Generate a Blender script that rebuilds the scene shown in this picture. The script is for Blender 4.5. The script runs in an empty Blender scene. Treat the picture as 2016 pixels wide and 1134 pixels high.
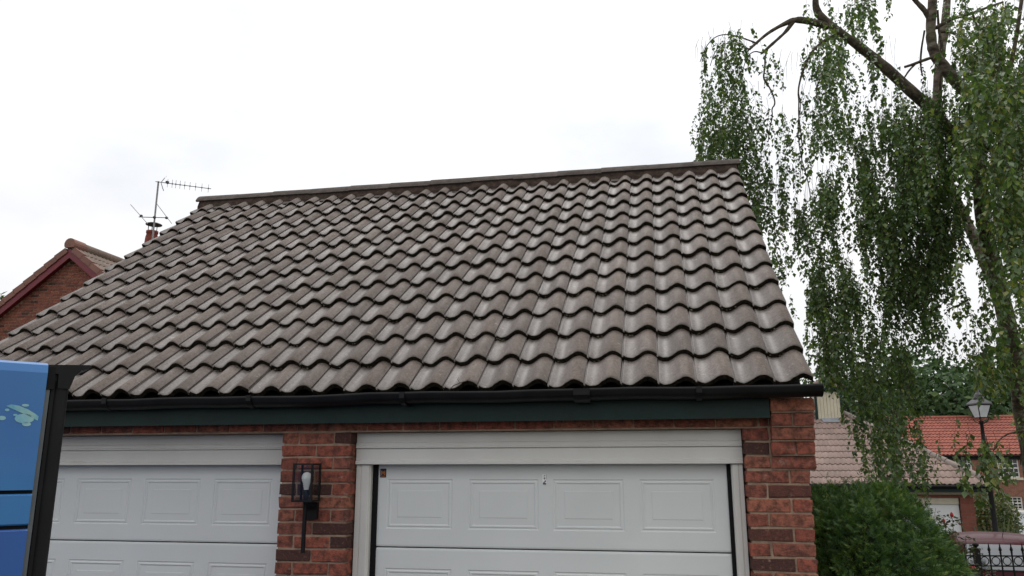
import bpy, bmesh, math, random
import numpy as np
from mathutils import Vector, Matrix, Euler

random.seed(11)
rng = np.random.default_rng(11)
R_ = math.radians
scene = bpy.context.scene
COL = scene.collection

# ------------------------------------------------------------------ camera
FPX = 1556.0
YAW, PIT, ROL = R_(-10.94), R_(12.78), R_(-0.09)
CAM = Vector((1.857, -4.544, 2.039))
FW = Vector((math.sin(YAW)*math.cos(PIT), math.cos(YAW)*math.cos(PIT), math.sin(PIT)))
RT = Vector((math.cos(YAW), -math.sin(YAW), 0.0))
UP = RT.cross(FW)
RT, UP = RT*math.cos(ROL)+UP*math.sin(ROL), -RT*math.sin(ROL)+UP*math.cos(ROL)
cam = bpy.data.cameras.new('camera')
cam.sensor_width = 36.0
cam.lens = FPX/2016*36.0
cam.clip_start = 0.05
cam.clip_end = 2000
camo = bpy.data.objects.new('camera', cam)
M = Matrix((RT, UP, -FW)).transposed().to_4x4()
M.translation = CAM
camo.matrix_world = M
COL.objects.link(camo)
scene.camera = camo

# ------------------------------------------------------------------ sky, sun, exposure
SUN_EL, SUN_AZ = 71.0, -4.0           # high behind the ridge, veiled by cloud
w = bpy.data.worlds.new('World')
scene.world = w
w.use_nodes = True
nt = w.node_tree
nt.nodes.clear()
out = nt.nodes.new('ShaderNodeOutputWorld')
bg = nt.nodes.new('ShaderNodeBackground')
sky = nt.nodes.new('ShaderNodeTexSky')
sky.sky_type = 'NISHITA'
sky.sun_disc = False
sky.sun_elevation = R_(SUN_EL)
sky.sun_rotation = R_(SUN_AZ)
skys = nt.nodes.new('ShaderNodeMix'); skys.data_type = 'RGBA'; skys.blend_type = 'MULTIPLY'
skys.inputs[0].default_value = 1.0
skys.inputs[7].default_value = (0.10, 0.10, 0.10, 1)
nt.links.new(sky.outputs[0], skys.inputs[6])
tc = nt.nodes.new('ShaderNodeTexCoord')
mp = nt.nodes.new('ShaderNodeMapping')
mp.inputs['Scale'].default_value = (1.0, 1.0, 1.9)
mp.inputs['Location'].default_value = (5.7, 2.4, 0.3)
nt.links.new(tc.outputs['Generated'], mp.inputs[0])
n1 = nt.nodes.new('ShaderNodeTexNoise')
n1.inputs['Scale'].default_value = 2.6
n1.inputs['Detail'].default_value = 6
n1.inputs['Roughness'].default_value = 0.52
nt.links.new(mp.outputs[0], n1.inputs['Vector'])
rp = nt.nodes.new('ShaderNodeValToRGB')
rp.color_ramp.elements[0].position = 0.33
rp.color_ramp.elements[0].color = (0.87, 0.888, 0.925, 1)
rp.color_ramp.elements[1].position = 0.54
rp.color_ramp.elements[1].color = (1.07, 1.07, 1.075, 1)
nt.links.new(n1.outputs[0], rp.inputs[0])
mx = nt.nodes.new('ShaderNodeMix'); mx.data_type = 'RGBA'
mx.inputs[0].default_value = 0.94
nt.links.new(skys.outputs[2], mx.inputs[6])
nt.links.new(rp.outputs[0], mx.inputs[7])
sxz = nt.nodes.new('ShaderNodeSeparateXYZ'); nt.links.new(tc.outputs['Generated'], sxz.inputs[0])
cie = nt.nodes.new('ShaderNodeMapRange'); cie.clamp = True
cie.inputs['From Min'].default_value = 0.0; cie.inputs['From Max'].default_value = 1.0
cie.inputs['To Min'].default_value = 0.76; cie.inputs['To Max'].default_value = 1.42
nt.links.new(sxz.outputs[2], cie.inputs['Value'])
mc = nt.nodes.new('ShaderNodeMix'); mc.data_type = 'RGBA'; mc.blend_type = 'MULTIPLY'; mc.inputs[0].default_value = 1.0
nt.links.new(mx.outputs[2], mc.inputs[6]); nt.links.new(cie.outputs[0], mc.inputs[7])
nt.links.new(mc.outputs[2], bg.inputs[0])
bg.inputs[1].default_value = 1.0
nt.links.new(bg.outputs[0], out.inputs[0])

sl = bpy.data.lights.new('sun', 'SUN')
sl.energy = 1.0
sl.angle = R_(40)
sl.color = (1.0, 0.97, 0.93)
slo = bpy.data.objects.new('sun', sl)
sd = Vector((math.sin(R_(SUN_AZ))*math.cos(R_(SUN_EL)), math.cos(R_(SUN_AZ))*math.cos(R_(SUN_EL)), math.sin(R_(SUN_EL))))
slo.rotation_euler = sd.to_track_quat('Z', 'Y').to_euler()
slo.location = (0, 0, 30)
COL.objects.link(slo)

scene.view_settings.view_transform = 'Standard'
scene.view_settings.look = 'None'
scene.view_settings.exposure = 0.12
scene.view_settings.gamma = 1.0
scene.view_settings.use_curve_mapping = False
scene.render.resolution_x, scene.render.resolution_y = 1024, 576

# ------------------------------------------------------------------ helpers
def ray(x, y): return FW + RT*((x-1008)/FPX) - UP*((y-567)/FPX)
def atY(x, y, Y):
    d = ray(x, y); return CAM + d*((Y-CAM.y)/d.y)
def atD(x, y, D): return CAM + ray(x, y)*D

def world_t(o):
    t = Vector((0, 0, 0))
    while o is not None:
        t = t + o.location; o = o.parent
    return t

class MB:
    def __init__(s): s.v = []; s.f = []; s.m = []; s.sm = []
    def add(s, vs, fs, m=0, sm=False):
        b = len(s.v)
        s.v.extend([tuple(p) for p in vs])
        for f in fs:
            s.f.append([b+i for i in f]); s.m.append(m); s.sm.append(sm)
    def box(s, x0, x1, y0, y1, z0, z1, m=0):
        s.add([(x0,y0,z0),(x1,y0,z0),(x1,y1,z0),(x0,y1,z0),(x0,y0,z1),(x1,y0,z1),(x1,y1,z1),(x0,y1,z1)],
              [(0,3,2,1),(4,5,6,7),(0,1,5,4),(1,2,6,5),(2,3,7,6),(3,0,4,7)], m)
        return s
    def tube(s, pts, rad, n=6, m=0, cap=True):
        pts = [Vector(p) for p in pts]
        if not hasattr(rad, '__len__'): rad = [rad]*len(pts)
        rings = []; prev = None
        for i, p in enumerate(pts):
            a = pts[max(i-1, 0)]; b = pts[min(i+1, len(pts)-1)]
            d = (b-a)
            d = d.normalized() if d.length > 1e-9 else Vector((0,0,1))
            if prev is None:
                ref = Vector((0,0,1)) if abs(d.z) < .9 else Vector((1,0,0))
                u = d.cross(ref).normalized()
            else:
                u = (prev - d*prev.dot(d)).normalized()
            prev = u; v = d.cross(u)
            rings.append([p + (u*math.cos(2*math.pi*k/n) + v*math.sin(2*math.pi*k/n))*rad[i] for k in range(n)])
        vs = [q for r in rings for q in r]
        fs = []
        for i in range(len(pts)-1):
            for k in range(n):
                fs.append((i*n+k, i*n+(k+1)%n, (i+1)*n+(k+1)%n, (i+1)*n+k))
        s.add(vs, fs, m, True)
        if cap:
            s.add(rings[0], [tuple(range(n))[::-1]], m); s.add(rings[-1], [tuple(range(n))], m)
        return s
    def lathe(s, prof, c, n=16, m=0, sq=False):
        c = Vector(c); vs = []
        for r, z in prof:
            for k in range(n):
                a = 2*math.pi*(k+(.5 if sq else 0))/n
                vs.append(c + Vector((r*math.cos(a), r*math.sin(a), z)))
        fs = [(i*n+k, i*n+(k+1)%n, (i+1)*n+(k+1)%n, (i+1)*n+k) for i in range(len(prof)-1) for k in range(n)]
        s.add(vs, fs, m, not sq)
        if prof[0][0] > 1e-4: s.add(vs[:n], [tuple(range(n))[::-1]], m)
        if prof[-1][0] > 1e-4: s.add(vs[-n:], [tuple(range(n))], m)
        return s
    def prism(s, poly, vec, m=0):          # polygon (3-D points) pushed along vec
        n = len(poly); vec = Vector(vec)
        a = [Vector(p) for p in poly]; b = [p+vec for p in a]
        s.add(a+b, [tuple(range(n))[::-1], tuple(range(n, 2*n))] + [(i, (i+1) % n, n+(i+1) % n, n+i) for i in range(n)], m)
        return s
    def mesh(s, name, mats):
        me = bpy.data.meshes.new(name)
        me.from_pydata(s.v, [], s.f)
        me.polygons.foreach_set('material_index', s.m)
        me.polygons.foreach_set('use_smooth', s.sm)
        for mt in mats: me.materials.append(mt)
        me.update()
        return me
    def build(s, name, mats, parent=None, fix=True):
        if not isinstance(mats, (list, tuple)): mats = [mats]
        me = s.mesh(name, mats)
        if fix:
            bm = bmesh.new(); bm.from_mesh(me)
            bmesh.ops.recalc_face_normals(bm, faces=bm.faces)
            bm.to_mesh(me); bm.free()
        return link(name, me, parent)

def link(name, me, parent=None, loc=(0, 0, 0)):
    o = bpy.data.objects.new(name, me); COL.objects.link(o)
    o.location = Vector(loc)
    if parent is not None:
        o.parent = parent; o.location = Vector(loc) - world_t(parent)
    return o

def thing(name, label, cat, loc=(0, 0, 0), group=None):
    o = bpy.data.objects.new(name, None); COL.objects.link(o)
    o.empty_display_size = .2
    o.location = loc; tag(o, label, cat, group)
    return o
def tag(o, label, cat, group=None, kind=None):
    o['label'] = label; o['category'] = cat
    if group: o['group'] = group
    if kind: o['kind'] = kind
    return o

# ------------------------------------------------------------------ materials
def N(nt, t, **kw):
    n = nt.nodes.new('ShaderNode'+t)
    for k, v in kw.items(): setattr(n, k, v)
    return n
def base_mat(name, rough=.6, spec=.4, metal=0., coat=0.):
    m = bpy.data.materials.new(name); m.use_nodes = True
    b = m.node_tree.nodes['Principled BSDF']
    b.inputs['Roughness'].default_value = rough
    b.inputs['Specular IOR Level'].default_value = spec
    b.inputs['Metallic'].default_value = metal
    b.inputs['Coat Weight'].default_value = coat
    return m, m.node_tree, b
def mixc(nt, fac, a, b, blend='MIX'):
    x = N(nt, 'Mix'); x.data_type = 'RGBA'; x.blend_type = blend
    for i, v in ((0, fac), (6, a), (7, b)):
        if isinstance(v, (int, float)): x.inputs[i].default_value = v
        elif isinstance(v, (tuple, list)): x.inputs[i].default_value = (*v[:3], 1)
        else: nt.links.new(v, x.inputs[i])
    return x.outputs[2]
def noise(nt, vec, scale, detail=4, rough=.55):
    n = N(nt, 'TexNoise'); n.inputs['Scale'].default_value = scale
    n.inputs['Detail'].default_value = detail; n.inputs['Roughness'].default_value = rough
    if vec is not None: nt.links.new(vec, n.inputs['Vector'])
    return n.outputs[0]
def ramp(nt, fac, stops):
    r = N(nt, 'ValToRGB'); e = r.color_ramp.elements
    while len(e) < len(stops): e.new(.5)
    for i, (p, c) in enumerate(stops):
        e[i].position = p
        e[i].color = (c, c, c, 1) if isinstance(c, (int, float)) else (*c, 1)
    nt.links.new(fac, r.inputs[0]); return r.outputs[0]
def geopos(nt): return N(nt, 'NewGeometry').outputs['Position']
def mapping(nt, vec, scale):
    mpn = N(nt, 'Mapping'); mpn.inputs['Scale'].default_value = scale
    nt.links.new(vec, mpn.inputs[0]); return mpn.outputs[0]
def bump(nt, b, h, dist=.003, strength=1.):
    bn = N(nt, 'Bump'); bn.inputs['Distance'].default_value = dist; bn.inputs['Strength'].default_value = strength
    nt.links.new(h, bn.inputs['Height']); nt.links.new(bn.outputs[0], b.inputs['Normal'])
def plain(name, c, c2=None, scale=6., rough=.6, spec=.4, bd=0., bscale=60., metal=0., coat=0., tint=0.):
    m, nt, b = base_mat(name, rough, spec, metal, coat)
    pos = geopos(nt)
    c2 = c2 or tuple(x*.8 for x in c)
    col = mixc(nt, ramp(nt, noise(nt, pos, scale), [(.35, 0.), (.65, 1.)]), c, c2)
    if tint:
        rnd = N(nt, 'ObjectInfo').outputs['Random']
        col = mixc(nt, 1., col, ramp(nt, rnd, [(0., 1-tint), (1., 1.)]), 'MULTIPLY')
    nt.links.new(col, b.inputs['Base Color'])
    if bd: bump(nt, b, noise(nt, pos, bscale, 3), bd)
    return m

def tile_mat(name, ca, cb, rough=.42, wear_sheen=False, tint=.22):
    m, nt, b = base_mat(name, rough, .5)
    pos = geopos(nt)
    oi = N(nt, 'ObjectInfo').outputs['Random']
    big = ramp(nt, noise(nt, pos, 1.3, 4), [(.35, 0.), (.68, 1.)])
    col = mixc(nt, big, ca, cb)
    stre = noise(nt, mapping(nt, pos, (34, 3.2, 3.2)), 1.0, 5, .6)
    col = mixc(nt, ramp(nt, stre, [(.42, 0.), (.72, .55)]), col, tuple(x*.58 for x in ca))
    col = mixc(nt, 1., col, ramp(nt, oi, [(0., 1-tint), (1., 1.08)]), 'MULTIPLY')
    gr = noise(nt, pos, 330, 2, .6)                                 # sand grains in the concrete face
    col = mixc(nt, ramp(nt, gr, [(.56, 0.), (.70, .55)]), col, (.42, .39, .36))
    gd = noise(nt, pos, 230, 2, .6)
    col = mixc(nt, ramp(nt, gd, [(.57, 0.), (.7, .6)]), col, tuple(x*.4 for x in ca))
    lic = noise(nt, pos, 26, 6, .7)                                 # lichen dots
    col = mixc(nt, ramp(nt, lic, [(.62, 0.), (.68, .65)]), col, (.40, .38, .33))
    g2 = noise(nt, pos, 62, 6, .8)
    col = mixc(nt, ramp(nt, g2, [(.36, 0.), (.66, .75)]), mixc(nt, 1., col, (.64, .62, .59), 'MULTIPLY'), mixc(nt, 1., col, (1.32, 1.3, 1.27), 'MULTIPLY'))
    if wear_sheen:                                                        # roll and trough tones; wet sheen painted as a pale line down each trough
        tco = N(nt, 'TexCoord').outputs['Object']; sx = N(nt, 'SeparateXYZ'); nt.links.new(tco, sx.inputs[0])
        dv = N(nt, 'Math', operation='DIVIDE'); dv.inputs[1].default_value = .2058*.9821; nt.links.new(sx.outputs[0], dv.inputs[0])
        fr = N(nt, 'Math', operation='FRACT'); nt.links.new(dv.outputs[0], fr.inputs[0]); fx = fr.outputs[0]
        crest = ramp(nt, fx, [(.30, 0.), (.70, .7), (.86, .7), (1., .2)])     # sanded brown face survives on the rolls; the contrast also paints trough sheen
        col = mixc(nt, crest, col, mixc(nt, 1., col, (.90, .80, .73), 'MULTIPLY'))
        blo = noise(nt, pos, 34, 5, .7)
        col = mixc(nt, ramp(nt, blo, [(.52, 0.), (.68, .55)]), col, mixc(nt, 1., col, (.55, .50, .44), 'MULTIPLY'))
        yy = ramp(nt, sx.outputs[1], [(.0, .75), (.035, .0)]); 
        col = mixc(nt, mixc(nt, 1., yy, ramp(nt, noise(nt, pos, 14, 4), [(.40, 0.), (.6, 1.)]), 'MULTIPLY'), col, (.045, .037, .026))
        nt.links.new(ramp(nt, fx, [(.28, .75), (.74, .3)]), b.inputs['Specular IOR Level'])
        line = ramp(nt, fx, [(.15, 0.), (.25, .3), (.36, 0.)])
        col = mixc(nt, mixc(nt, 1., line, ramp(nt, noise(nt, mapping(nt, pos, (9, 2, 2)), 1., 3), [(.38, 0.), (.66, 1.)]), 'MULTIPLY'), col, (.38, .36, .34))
    nt.links.new(col, b.inputs['Base Color'])
    rv = ramp(nt, noise(nt, mapping(nt, pos, (22, 4, 4)), 1.0, 4), [(.3, rough-.1), (.7, rough+.16)])
    if wear_sheen: rv = mixc(nt, 1., rv, ramp(nt, fx, [(.30, .9), (.70, 1.2)]), 'MULTIPLY')
    if wear_sheen: rv = mixc(nt, 1., rv, ramp(nt, N(nt, 'ObjectInfo').outputs['Random'], [(0., .9), (.5, 1.25), (1., .95)]), 'MULTIPLY')
    nt.links.new(rv, b.inputs['Roughness'])
    hh = mixc(nt, .5, gr, g2)
    bump(nt, b, hh, .0036)
    return m
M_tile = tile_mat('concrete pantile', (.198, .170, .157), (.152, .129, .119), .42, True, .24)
M_nose = plain('mossy shadowed tile end', (.008, .007, .006), (.030, .025, .017), 60, .95, .03, .004, 120)  # moss taken near black, also painting the shadow line under each nose
M_ridge = plain('ridge concrete', (.115, .096, .086), (.075, .062, .056), 14, .9, .12, .002, 200, tint=.2)
M_bed = plain('brown ridge mortar', (.072, .048, .037), (.034, .026, .022), 22, .95, .1, .006, 50)
M_slip = plain('dentil slip', (.075, .06, .05), None, 20, .8)

def brick_mat(name, lighten=1.0, dark=0.):
    m, nt, b = base_mat(name, .85, .25)
    pos = geopos(nt); oi = N(nt, 'ObjectInfo').outputs['Random']
    L = lighten
    base = ramp(nt, oi, [(0., (.052*L, .031*L, .030*L)), (.11, (.095*L, .042*L, .036*L)), (.16, (.25*L, .078*L, .055*L)), (.5, (.40*L, .115*L, .075*L)), (.78, (.30*L, .105*L, .075*L)), (1., (.45*L, .165*L, .10*L))])
    rr = base.node.color_ramp; rr.interpolation = 'LINEAR'
    col = mixc(nt, ramp(nt, noise(nt, pos, 24, 5, .65), [(.40, 0.), (.62, .85)]), base, (.085, .040, .032))
    col = mixc(nt, ramp(nt, noise(nt, pos, 60, 3), [(.55, 0.), (.8, .5)]), col, (.36, .15, .095))
    col = mixc(nt, ramp(nt, noise(nt, mapping(nt, pos, (13, 13, 21)), 1., 6, .7), [(.60, 0.), (.70, .6)]), col, (.40, .29, .23))
    nt.links.new(col, b.inputs['Base Color'])
    bump(nt, b, noise(nt, pos, 90, 6, .7), .010)
    return m
M_brick = brick_mat('weathered red brick')
M_brickfar = brick_mat('orange red brick', .72)
M_mortar = plain('sandy mortar', (.38, .275, .20), (.25, .175, .13), 18, .95, .1, .004, 140)

def brickwall_mat(name, c1, c2, mortar, axis='XZ'):
    m, nt, b = base_mat(name, .88, .2)
    pos = geopos(nt)
    sp = N(nt, 'SeparateXYZ'); nt.links.new(pos, sp.inputs[0])
    cb = N(nt, 'CombineXYZ')
    nt.links.new(sp.outputs[{'X': 0, 'Y': 1}[axis[0]]], cb.inputs[0]); nt.links.new(sp.outputs[2], cb.inputs[1])
    t = N(nt, 'TexBrick')
    t.inputs['Scale'].default_value = 1.0
    t.inputs['Brick Width'].default_value = .225; t.inputs['Row Height'].default_value = .075
    t.inputs['Mortar Size'].default_value = .006; t.inputs['Bias'].default_value = -.1
    t.inputs['Color1'].default_value = (*c1, 1); t.inputs['Color2'].default_value = (*c2, 1); t.inputs['Mortar'].default_value = (*mortar, 1)
    nt.links.new(cb.outputs[0], t.inputs['Vector'])
    col = mixc(nt, ramp(nt, noise(nt, pos, 5, 6), [(.3, 0.), (.8, .6)]), t.outputs[0], tuple(x*.5 for x in c1))
    nt.links.new(col, b.inputs['Base Color'])
    inv = N(nt, 'Invert'); nt.links.new(t.outputs[1], inv.inputs[1])
    bump(nt, b, inv.outputs[0], .006)
    return m
M_bwX = brickwall_mat('brickwork front', (.27, .085, .055), (.13, .055, .042), (.24, .17, .12))
M_bwY = brickwall_mat('brickwork side', (.27, .085, .055), (.13, .055, .042), (.24, .17, .12), 'YZ')
M_bwfar = brickwall_mat('brown brickwork', (.30, .125, .085), (.19, .09, .065), (.30, .22, .17))

M_white = plain('white painted door', (.72, .735, .725), (.675, .69, .68), 1.5, .42, .35, .0006, 500)
M_trim = plain('white upvc trim', (.70, .685, .65), (.63, .61, .57), 2.2, .4, .4)
M_black = plain('black pvc', (.0045, .0045, .005), (.008, .008, .009), 8, .5, .22)
M_rubber = plain('black rubber', (.008, .008, .009), None, 8, .8, .2)
M_green = plain('dark green paint', (.004, .024, .020), (.0025, .016, .014), 7, .5, .3, .001, 90)
M_iron = plain('black iron', (.006, .006, .007), (.011, .010, .010), 30, .55, .25)
M_alu = plain('weathered aluminium', (.26, .25, .25), (.17, .165, .16), 20, .45, .5, metal=.6)
M_alud = plain('dark aerial metal', (.06, .06, .065), None, 20, .5, .5, metal=.4)
def glass_mat(name, tint=(1, 1, 1)):
    m = bpy.data.materials.new(name); m.use_nodes = True
    nt = m.node_tree; nt.nodes.clear()
    o = N(nt, 'OutputMaterial'); mx = N(nt, 'MixShader'); t = N(nt, 'BsdfTransparent'); g = N(nt, 'BsdfGlossy')
    fr = N(nt, 'Value'); fr.outputs[0].default_value = .035
    t.inputs[0].default_value = (*tint, 1); g.inputs['Roughness'].default_value = .03
    nt.links.new(fr.outputs[0], mx.inputs[0]); nt.links.new(t.outputs[0], mx.inputs[1]); nt.links.new(g.outputs[0], mx.inputs[2])
    nt.links.new(mx.outputs[0], o.inputs[0]); return m
M_glass = glass_mat('clear lantern glass', (.93, .94, .94))
M_frost = plain('milky lamp glass', (.62, .64, .66), None, 3, .2, .5)
M_bulb = plain('white bulb', (.82, .82, .80), (.80, .80, .78), 3, .35, .4)
M_pane = plain('dark window pane', (.03, .035, .04), None, 1, .06, .6)
M_cream = plain('cream paint', (.60, .55, .42), (.52, .47, .36), 5, .6, .3)

def leaf_mat(name, stops, trans=.32, rough=.42, spec=.4, scale=1.1):
    m, nt, b = base_mat(name, rough, spec)
    pos = geopos(nt)
    rnd = N(nt, 'Attribute'); rnd.attribute_name = 'leaf_random'
    col = ramp(nt, rnd.outputs['Fac'], stops)
    col = mixc(nt, 1., col, ramp(nt, noise(nt, pos, scale, 3), [(.3, .72), (.7, 1.12)]), 'MULTIPLY')
    nt.links.new(col, b.inputs['Base Color'])
    tr = N(nt, 'BsdfTranslucent'); nt.links.new(mixc(nt, 1., col, (1.25, 1.45, .55), 'MULTIPLY'), tr.inputs[0])
    ms = N(nt, 'MixShader'); ms.inputs[0].default_value = trans
    o = nt.nodes['Material Output']
    nt.links.new(b.outputs[0], ms.inputs[1]); nt.links.new(tr.outputs[0], ms.inputs[2]); nt.links.new(ms.outputs[0], o.inputs[0])
    return m
M_birch = leaf_mat('birch leaf', [(0., (.050, .088, .038)), (.45, (.085, .14, .052)), (.75, (.135, .195, .068)), (.92, (.20, .235, .07)), (1., (.27, .26, .075))])
M_yew = leaf_mat('conifer spray', [(0., (.020, .052, .016)), (.45, (.046, .106, .026)), (.8, (.096, .168, .036)), (1., (.18, .23, .05))], .18, .55, .3, 4)
M_dark = leaf_mat('dark tree leaf', [(0., (.030, .060, .026)), (.6, (.052, .098, .036)), (1., (.10, .15, .05))], .2, .6, .2, .35)
M_lime = leaf_mat('yellow green leaf', [(0., (.10, .15, .03)), (1., (.26, .28, .06))], .3, .5, .3)
M_rose = leaf_mat('rose leaf', [(0., (.035, .06, .022)), (.6, (.07, .09, .03)), (1., (.14, .055, .03))], .25, .5, .3)
M_flax = leaf_mat('flax blade', [(0., (.05, .075, .04)), (.6, (.10, .13, .07)), (1., (.17, .18, .11))], .15, .45, .35)
M_petal = plain('red petal', (.55, .03, .03), (.42, .02, .03), 30, .5, .3)
M_twig = plain('brown twig', (.045, .032, .024), (.075, .055, .04), 40, .85, .2)
def bark_mat():
    m, nt, b = base_mat('birch bark', .85, .2)
    pos = geopos(nt)
    n = noise(nt, mapping(nt, pos, (5, 5, 14)), 1., 6, .65)
    col = ramp(nt, n, [(.36, (.045, .034, .026)), (.48, (.115, .09, .068)), (.60, (.21, .18, .145)), (.72, (.38, .35, .31))])
    col = mixc(nt, ramp(nt, noise(nt, pos, 3., 4), [(.5, 0.), (.7, .6)]), col, (.075, .085, .035))
    nt.links.new(col, b.inputs['Base Color']); bump(nt, b, n, .02); return m
M_bark = bark_mat()
M_limb = plain('dark branch bark', (.050, .040, .030), (.125, .105, .075), 13, .9, .15, .02, 24)

# ------------------------------------------------------------------ ground
def gz(x, y):                                      # the land falls away behind the garage
    t = max(0., y-6.5); return -0.055*min(t, 10) - 0.040*max(0., min(t-10, 40))
mb = MB()
xs = [-300, -120, -60, -30, -20, -10, -4, 0, 4, 8, 12, 18, 30, 60, 120, 300]
ys = [-300, -100, -40, -20, -10, 0, 4, 6.5, 9, 12, 16.5, 22, 30, 40, 56.5, 90, 180, 400]
mb.add([(x, y, gz(x, y)) for y in ys for x in xs], [(j*len(xs)+i, j*len(xs)+i+1, (j+1)*len(xs)+i+1, (j+1)*len(xs)+i) for j in range(len(ys)-1) for i in range(len(xs)-1)])
g = mb.build('ground', plain('garden ground', (.06, .075, .03), (.10, .085, .055), 1.2, .95, .1, .02, 30)); g['kind'] = 'structure'
mb = MB(); mb.box(-8, 2.9, -13, -.01, -.1, .012)
g = mb.build('driveway', plain('wet dark block paving', (.062, .056, .052), (.045, .041, .038), 5, .85, .25, .006, 40)); g['kind'] = 'structure'
mb2 = MB(); mb2.add([(5.2, 9.2, gz(0, 9.2)+.03), (13, 9.2, gz(0, 9.2)+.03), (13, 16.5, gz(0, 16.5)+.03), (5.2, 16.5, gz(0, 16.5)+.03), (5.2, 22, gz(0, 22)+.03), (13, 22, gz(0, 22)+.03)], [(0, 1, 2, 3), (3, 2, 5, 4)])
g = mb2.build('lane', plain('asphalt', (.055, .053, .052), (.07, .068, .066), 5, .9, .2, .004, 80)); g['kind'] = 'structure'

# ------------------------------------------------------------------ tiles
def tile_mesh(name, p, h, t, g, length, waves=1, seg=12, jit=.0, crest=.745, lip=.030, mats=None, groove=.013):
    us = []
    pw = p/waves
    for k in range(waves):
        for i in range(seg): us.append(k*pw + pw*i/seg)
    us.append(p)
    def zf(u):
        c = .5+.5*math.cos(2*math.pi*(u/pw-crest))
        return h*c**1.12
    tops = []
    zs = [zf(u) for u in us]
    if groove:                                       # left edge sits under the neighbour's roll
        us = [0., .0085, .0105] + us[1:]; zs = [zf(0)-groove, zf(.0085)-groove, zf(.0105)] + zs[1:]
    rows = [(0.0, t-.006), (.007, t-.0006), (length, t*(1-length/g))]
    mb = MB(); n = len(us)
    jz = [random.uniform(-jit, jit) for _ in us]; jv = [random.uniform(-jit*1.6, jit*1.6) for _ in us]
    vs = []
    for ri, (v, w_) in enumerate(rows):
        for u, z, a, b in zip(us, zs, jz, jv): vs.append((u, v+(b if ri < 2 else 0), z+w_+(a if ri < 2 else 0)))
    mb.add(vs, [(r*n+i, r*n+i+1, (r+1)*n+i+1, (r+1)*n+i) for r in (0, 1) for i in range(n-1)], 0, True)
    # nose face, underside and the two edges
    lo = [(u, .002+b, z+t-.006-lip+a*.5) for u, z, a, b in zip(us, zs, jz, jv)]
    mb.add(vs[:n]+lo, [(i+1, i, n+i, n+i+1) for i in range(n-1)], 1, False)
    lo2 = [(u, length, z+t*(1-length/g)-lip) for u, z in zip(us, zs)]
    mb.add(lo+lo2, [(i+1, i, n+i, n+i+1) for i in range(n-1)], 0, True)
    for e in (0, n-1):
        q = [vs[e], vs[2*n+e], lo2[e], lo[e]]
        mb.add(q, [(0, 1, 2, 3)] if e else [(3, 2, 1, 0)], 0)
    return mb.mesh(name, mats or [M_tile, M_nose])

KS = .9821
PITCH = R_(37.8); PW = .2058*KS; GA = .3049*KS; XL = 1.857-4.981*KS; XR = XL+28*PW
H_, T_ = .050, .034
nrm = Vector((0, -math.sin(PITCH), math.cos(PITCH))); ups = Vector((0, math.cos(PITCH), math.sin(PITCH)))
EAVE = Vector((0, -.16, 2.039+.4694*KS)) - nrm*(T_+.022)
def roofp(x, v, w_): return Vector((x, 0, 0)) + EAVE + ups*v + nrm*w_
RIDGE = EAVE + ups*(13*GA)

garage = thing('garage', 'red brick double garage with brown pantile roof and two white panelled doors', 'garage', (-.2, 3, 0))
DEPTHY = 2*RIDGE.y - EAVE.y
mb = MB()
e0 = roofp(XL+.05, .06, -.03); rd = roofp(XL+.05, 13*GA-.02, -.03)
bk = Vector((e0.x, 2*RIDGE.y-e0.y, e0.z))
mb.prism([e0, rd, bk], (XR-XL-.1, 0, 0))
roof = mb.build('roof', plain('roof felt', (.03, .028, .026), None, 5, .9), garage)
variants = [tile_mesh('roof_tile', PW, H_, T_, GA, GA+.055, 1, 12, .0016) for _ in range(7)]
cands = []
for k in range(13):
    for c in range(28):
        P = roofp(XL+c*PW, k*GA, 0)
        ctr = roofp(XL+(c+.5)*PW, (k+.5)*GA, .03)
        d = ctr-CAM; z = d.dot(FW); px = 1008+FPX*d.dot(RT)/z
        area = abs((-d.normalized()).dot(nrm))/z**2
        if px < -25: area *= .01
        cands.append((area, k, c, P))
cands.sort(key=lambda a: -a[0])
rest = MB()
for i, (a, k, c, P) in enumerate(cands):
    me = random.choice(variants)
    rot = Euler((PITCH+random.gauss(0, .0045), random.gauss(0, .007), random.gauss(0, .007)))
    loc = P + ups*random.gauss(0, .0045) + nrm*random.uniform(0, .0035)
    if i < 300:
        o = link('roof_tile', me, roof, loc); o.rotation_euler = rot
    else:
        mw = Matrix.Translation(loc) @ rot.to_matrix().to_4x4()
        vs = [mw @ v.co for v in me.vertices]
        b0 = len(rest.v); rest.v.extend([tuple(v) for v in vs])
        for p in me.polygons:
            rest.f.append([b0+q for q in p.vertices]); rest.m.append(p.material_index); rest.sm.append(p.use_smooth)
rest.v = [(a-XL, b_, c_) for a, b_, c_ in rest.v]
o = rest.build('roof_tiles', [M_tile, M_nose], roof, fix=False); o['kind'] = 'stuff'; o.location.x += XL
mo = MB()
for a_, k_i, c_i, P in cands:
    if random.random() > .62 or k_i == 0: continue
    for _ in range(random.choice((2, 3, 4, 6))):
        u = (random.gauss(.25, .11) % 1)*PW; c_ = .5+.5*math.cos(2*math.pi*(u/PW-.745)); r_ = random.uniform(.003, .0075)
        q = roofp(XL+c_i*PW+u, k_i*GA-random.uniform(-.001, .006), H_*c_**1.12+T_*.12+random.uniform(0, .012))
        mo.add([q+Vector((r_*1.3, 0, 0)), q-Vector((r_*1.2, 0, 0)), q+ups*r_, q-ups*r_*1.1, q+nrm*r_, q-nrm*r_], [(0, 2, 4), (2, 1, 4), (1, 3, 4), (3, 0, 4), (2, 0, 5), (1, 2, 5), (3, 1, 5), (0, 3, 5)], 0, True)
o = mo.build('moss', plain('dry moss', (.05, .042, .024), (.15, .13, .09), 45, .95, .05), roof, fix=False); o['kind'] = 'stuff'
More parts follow.
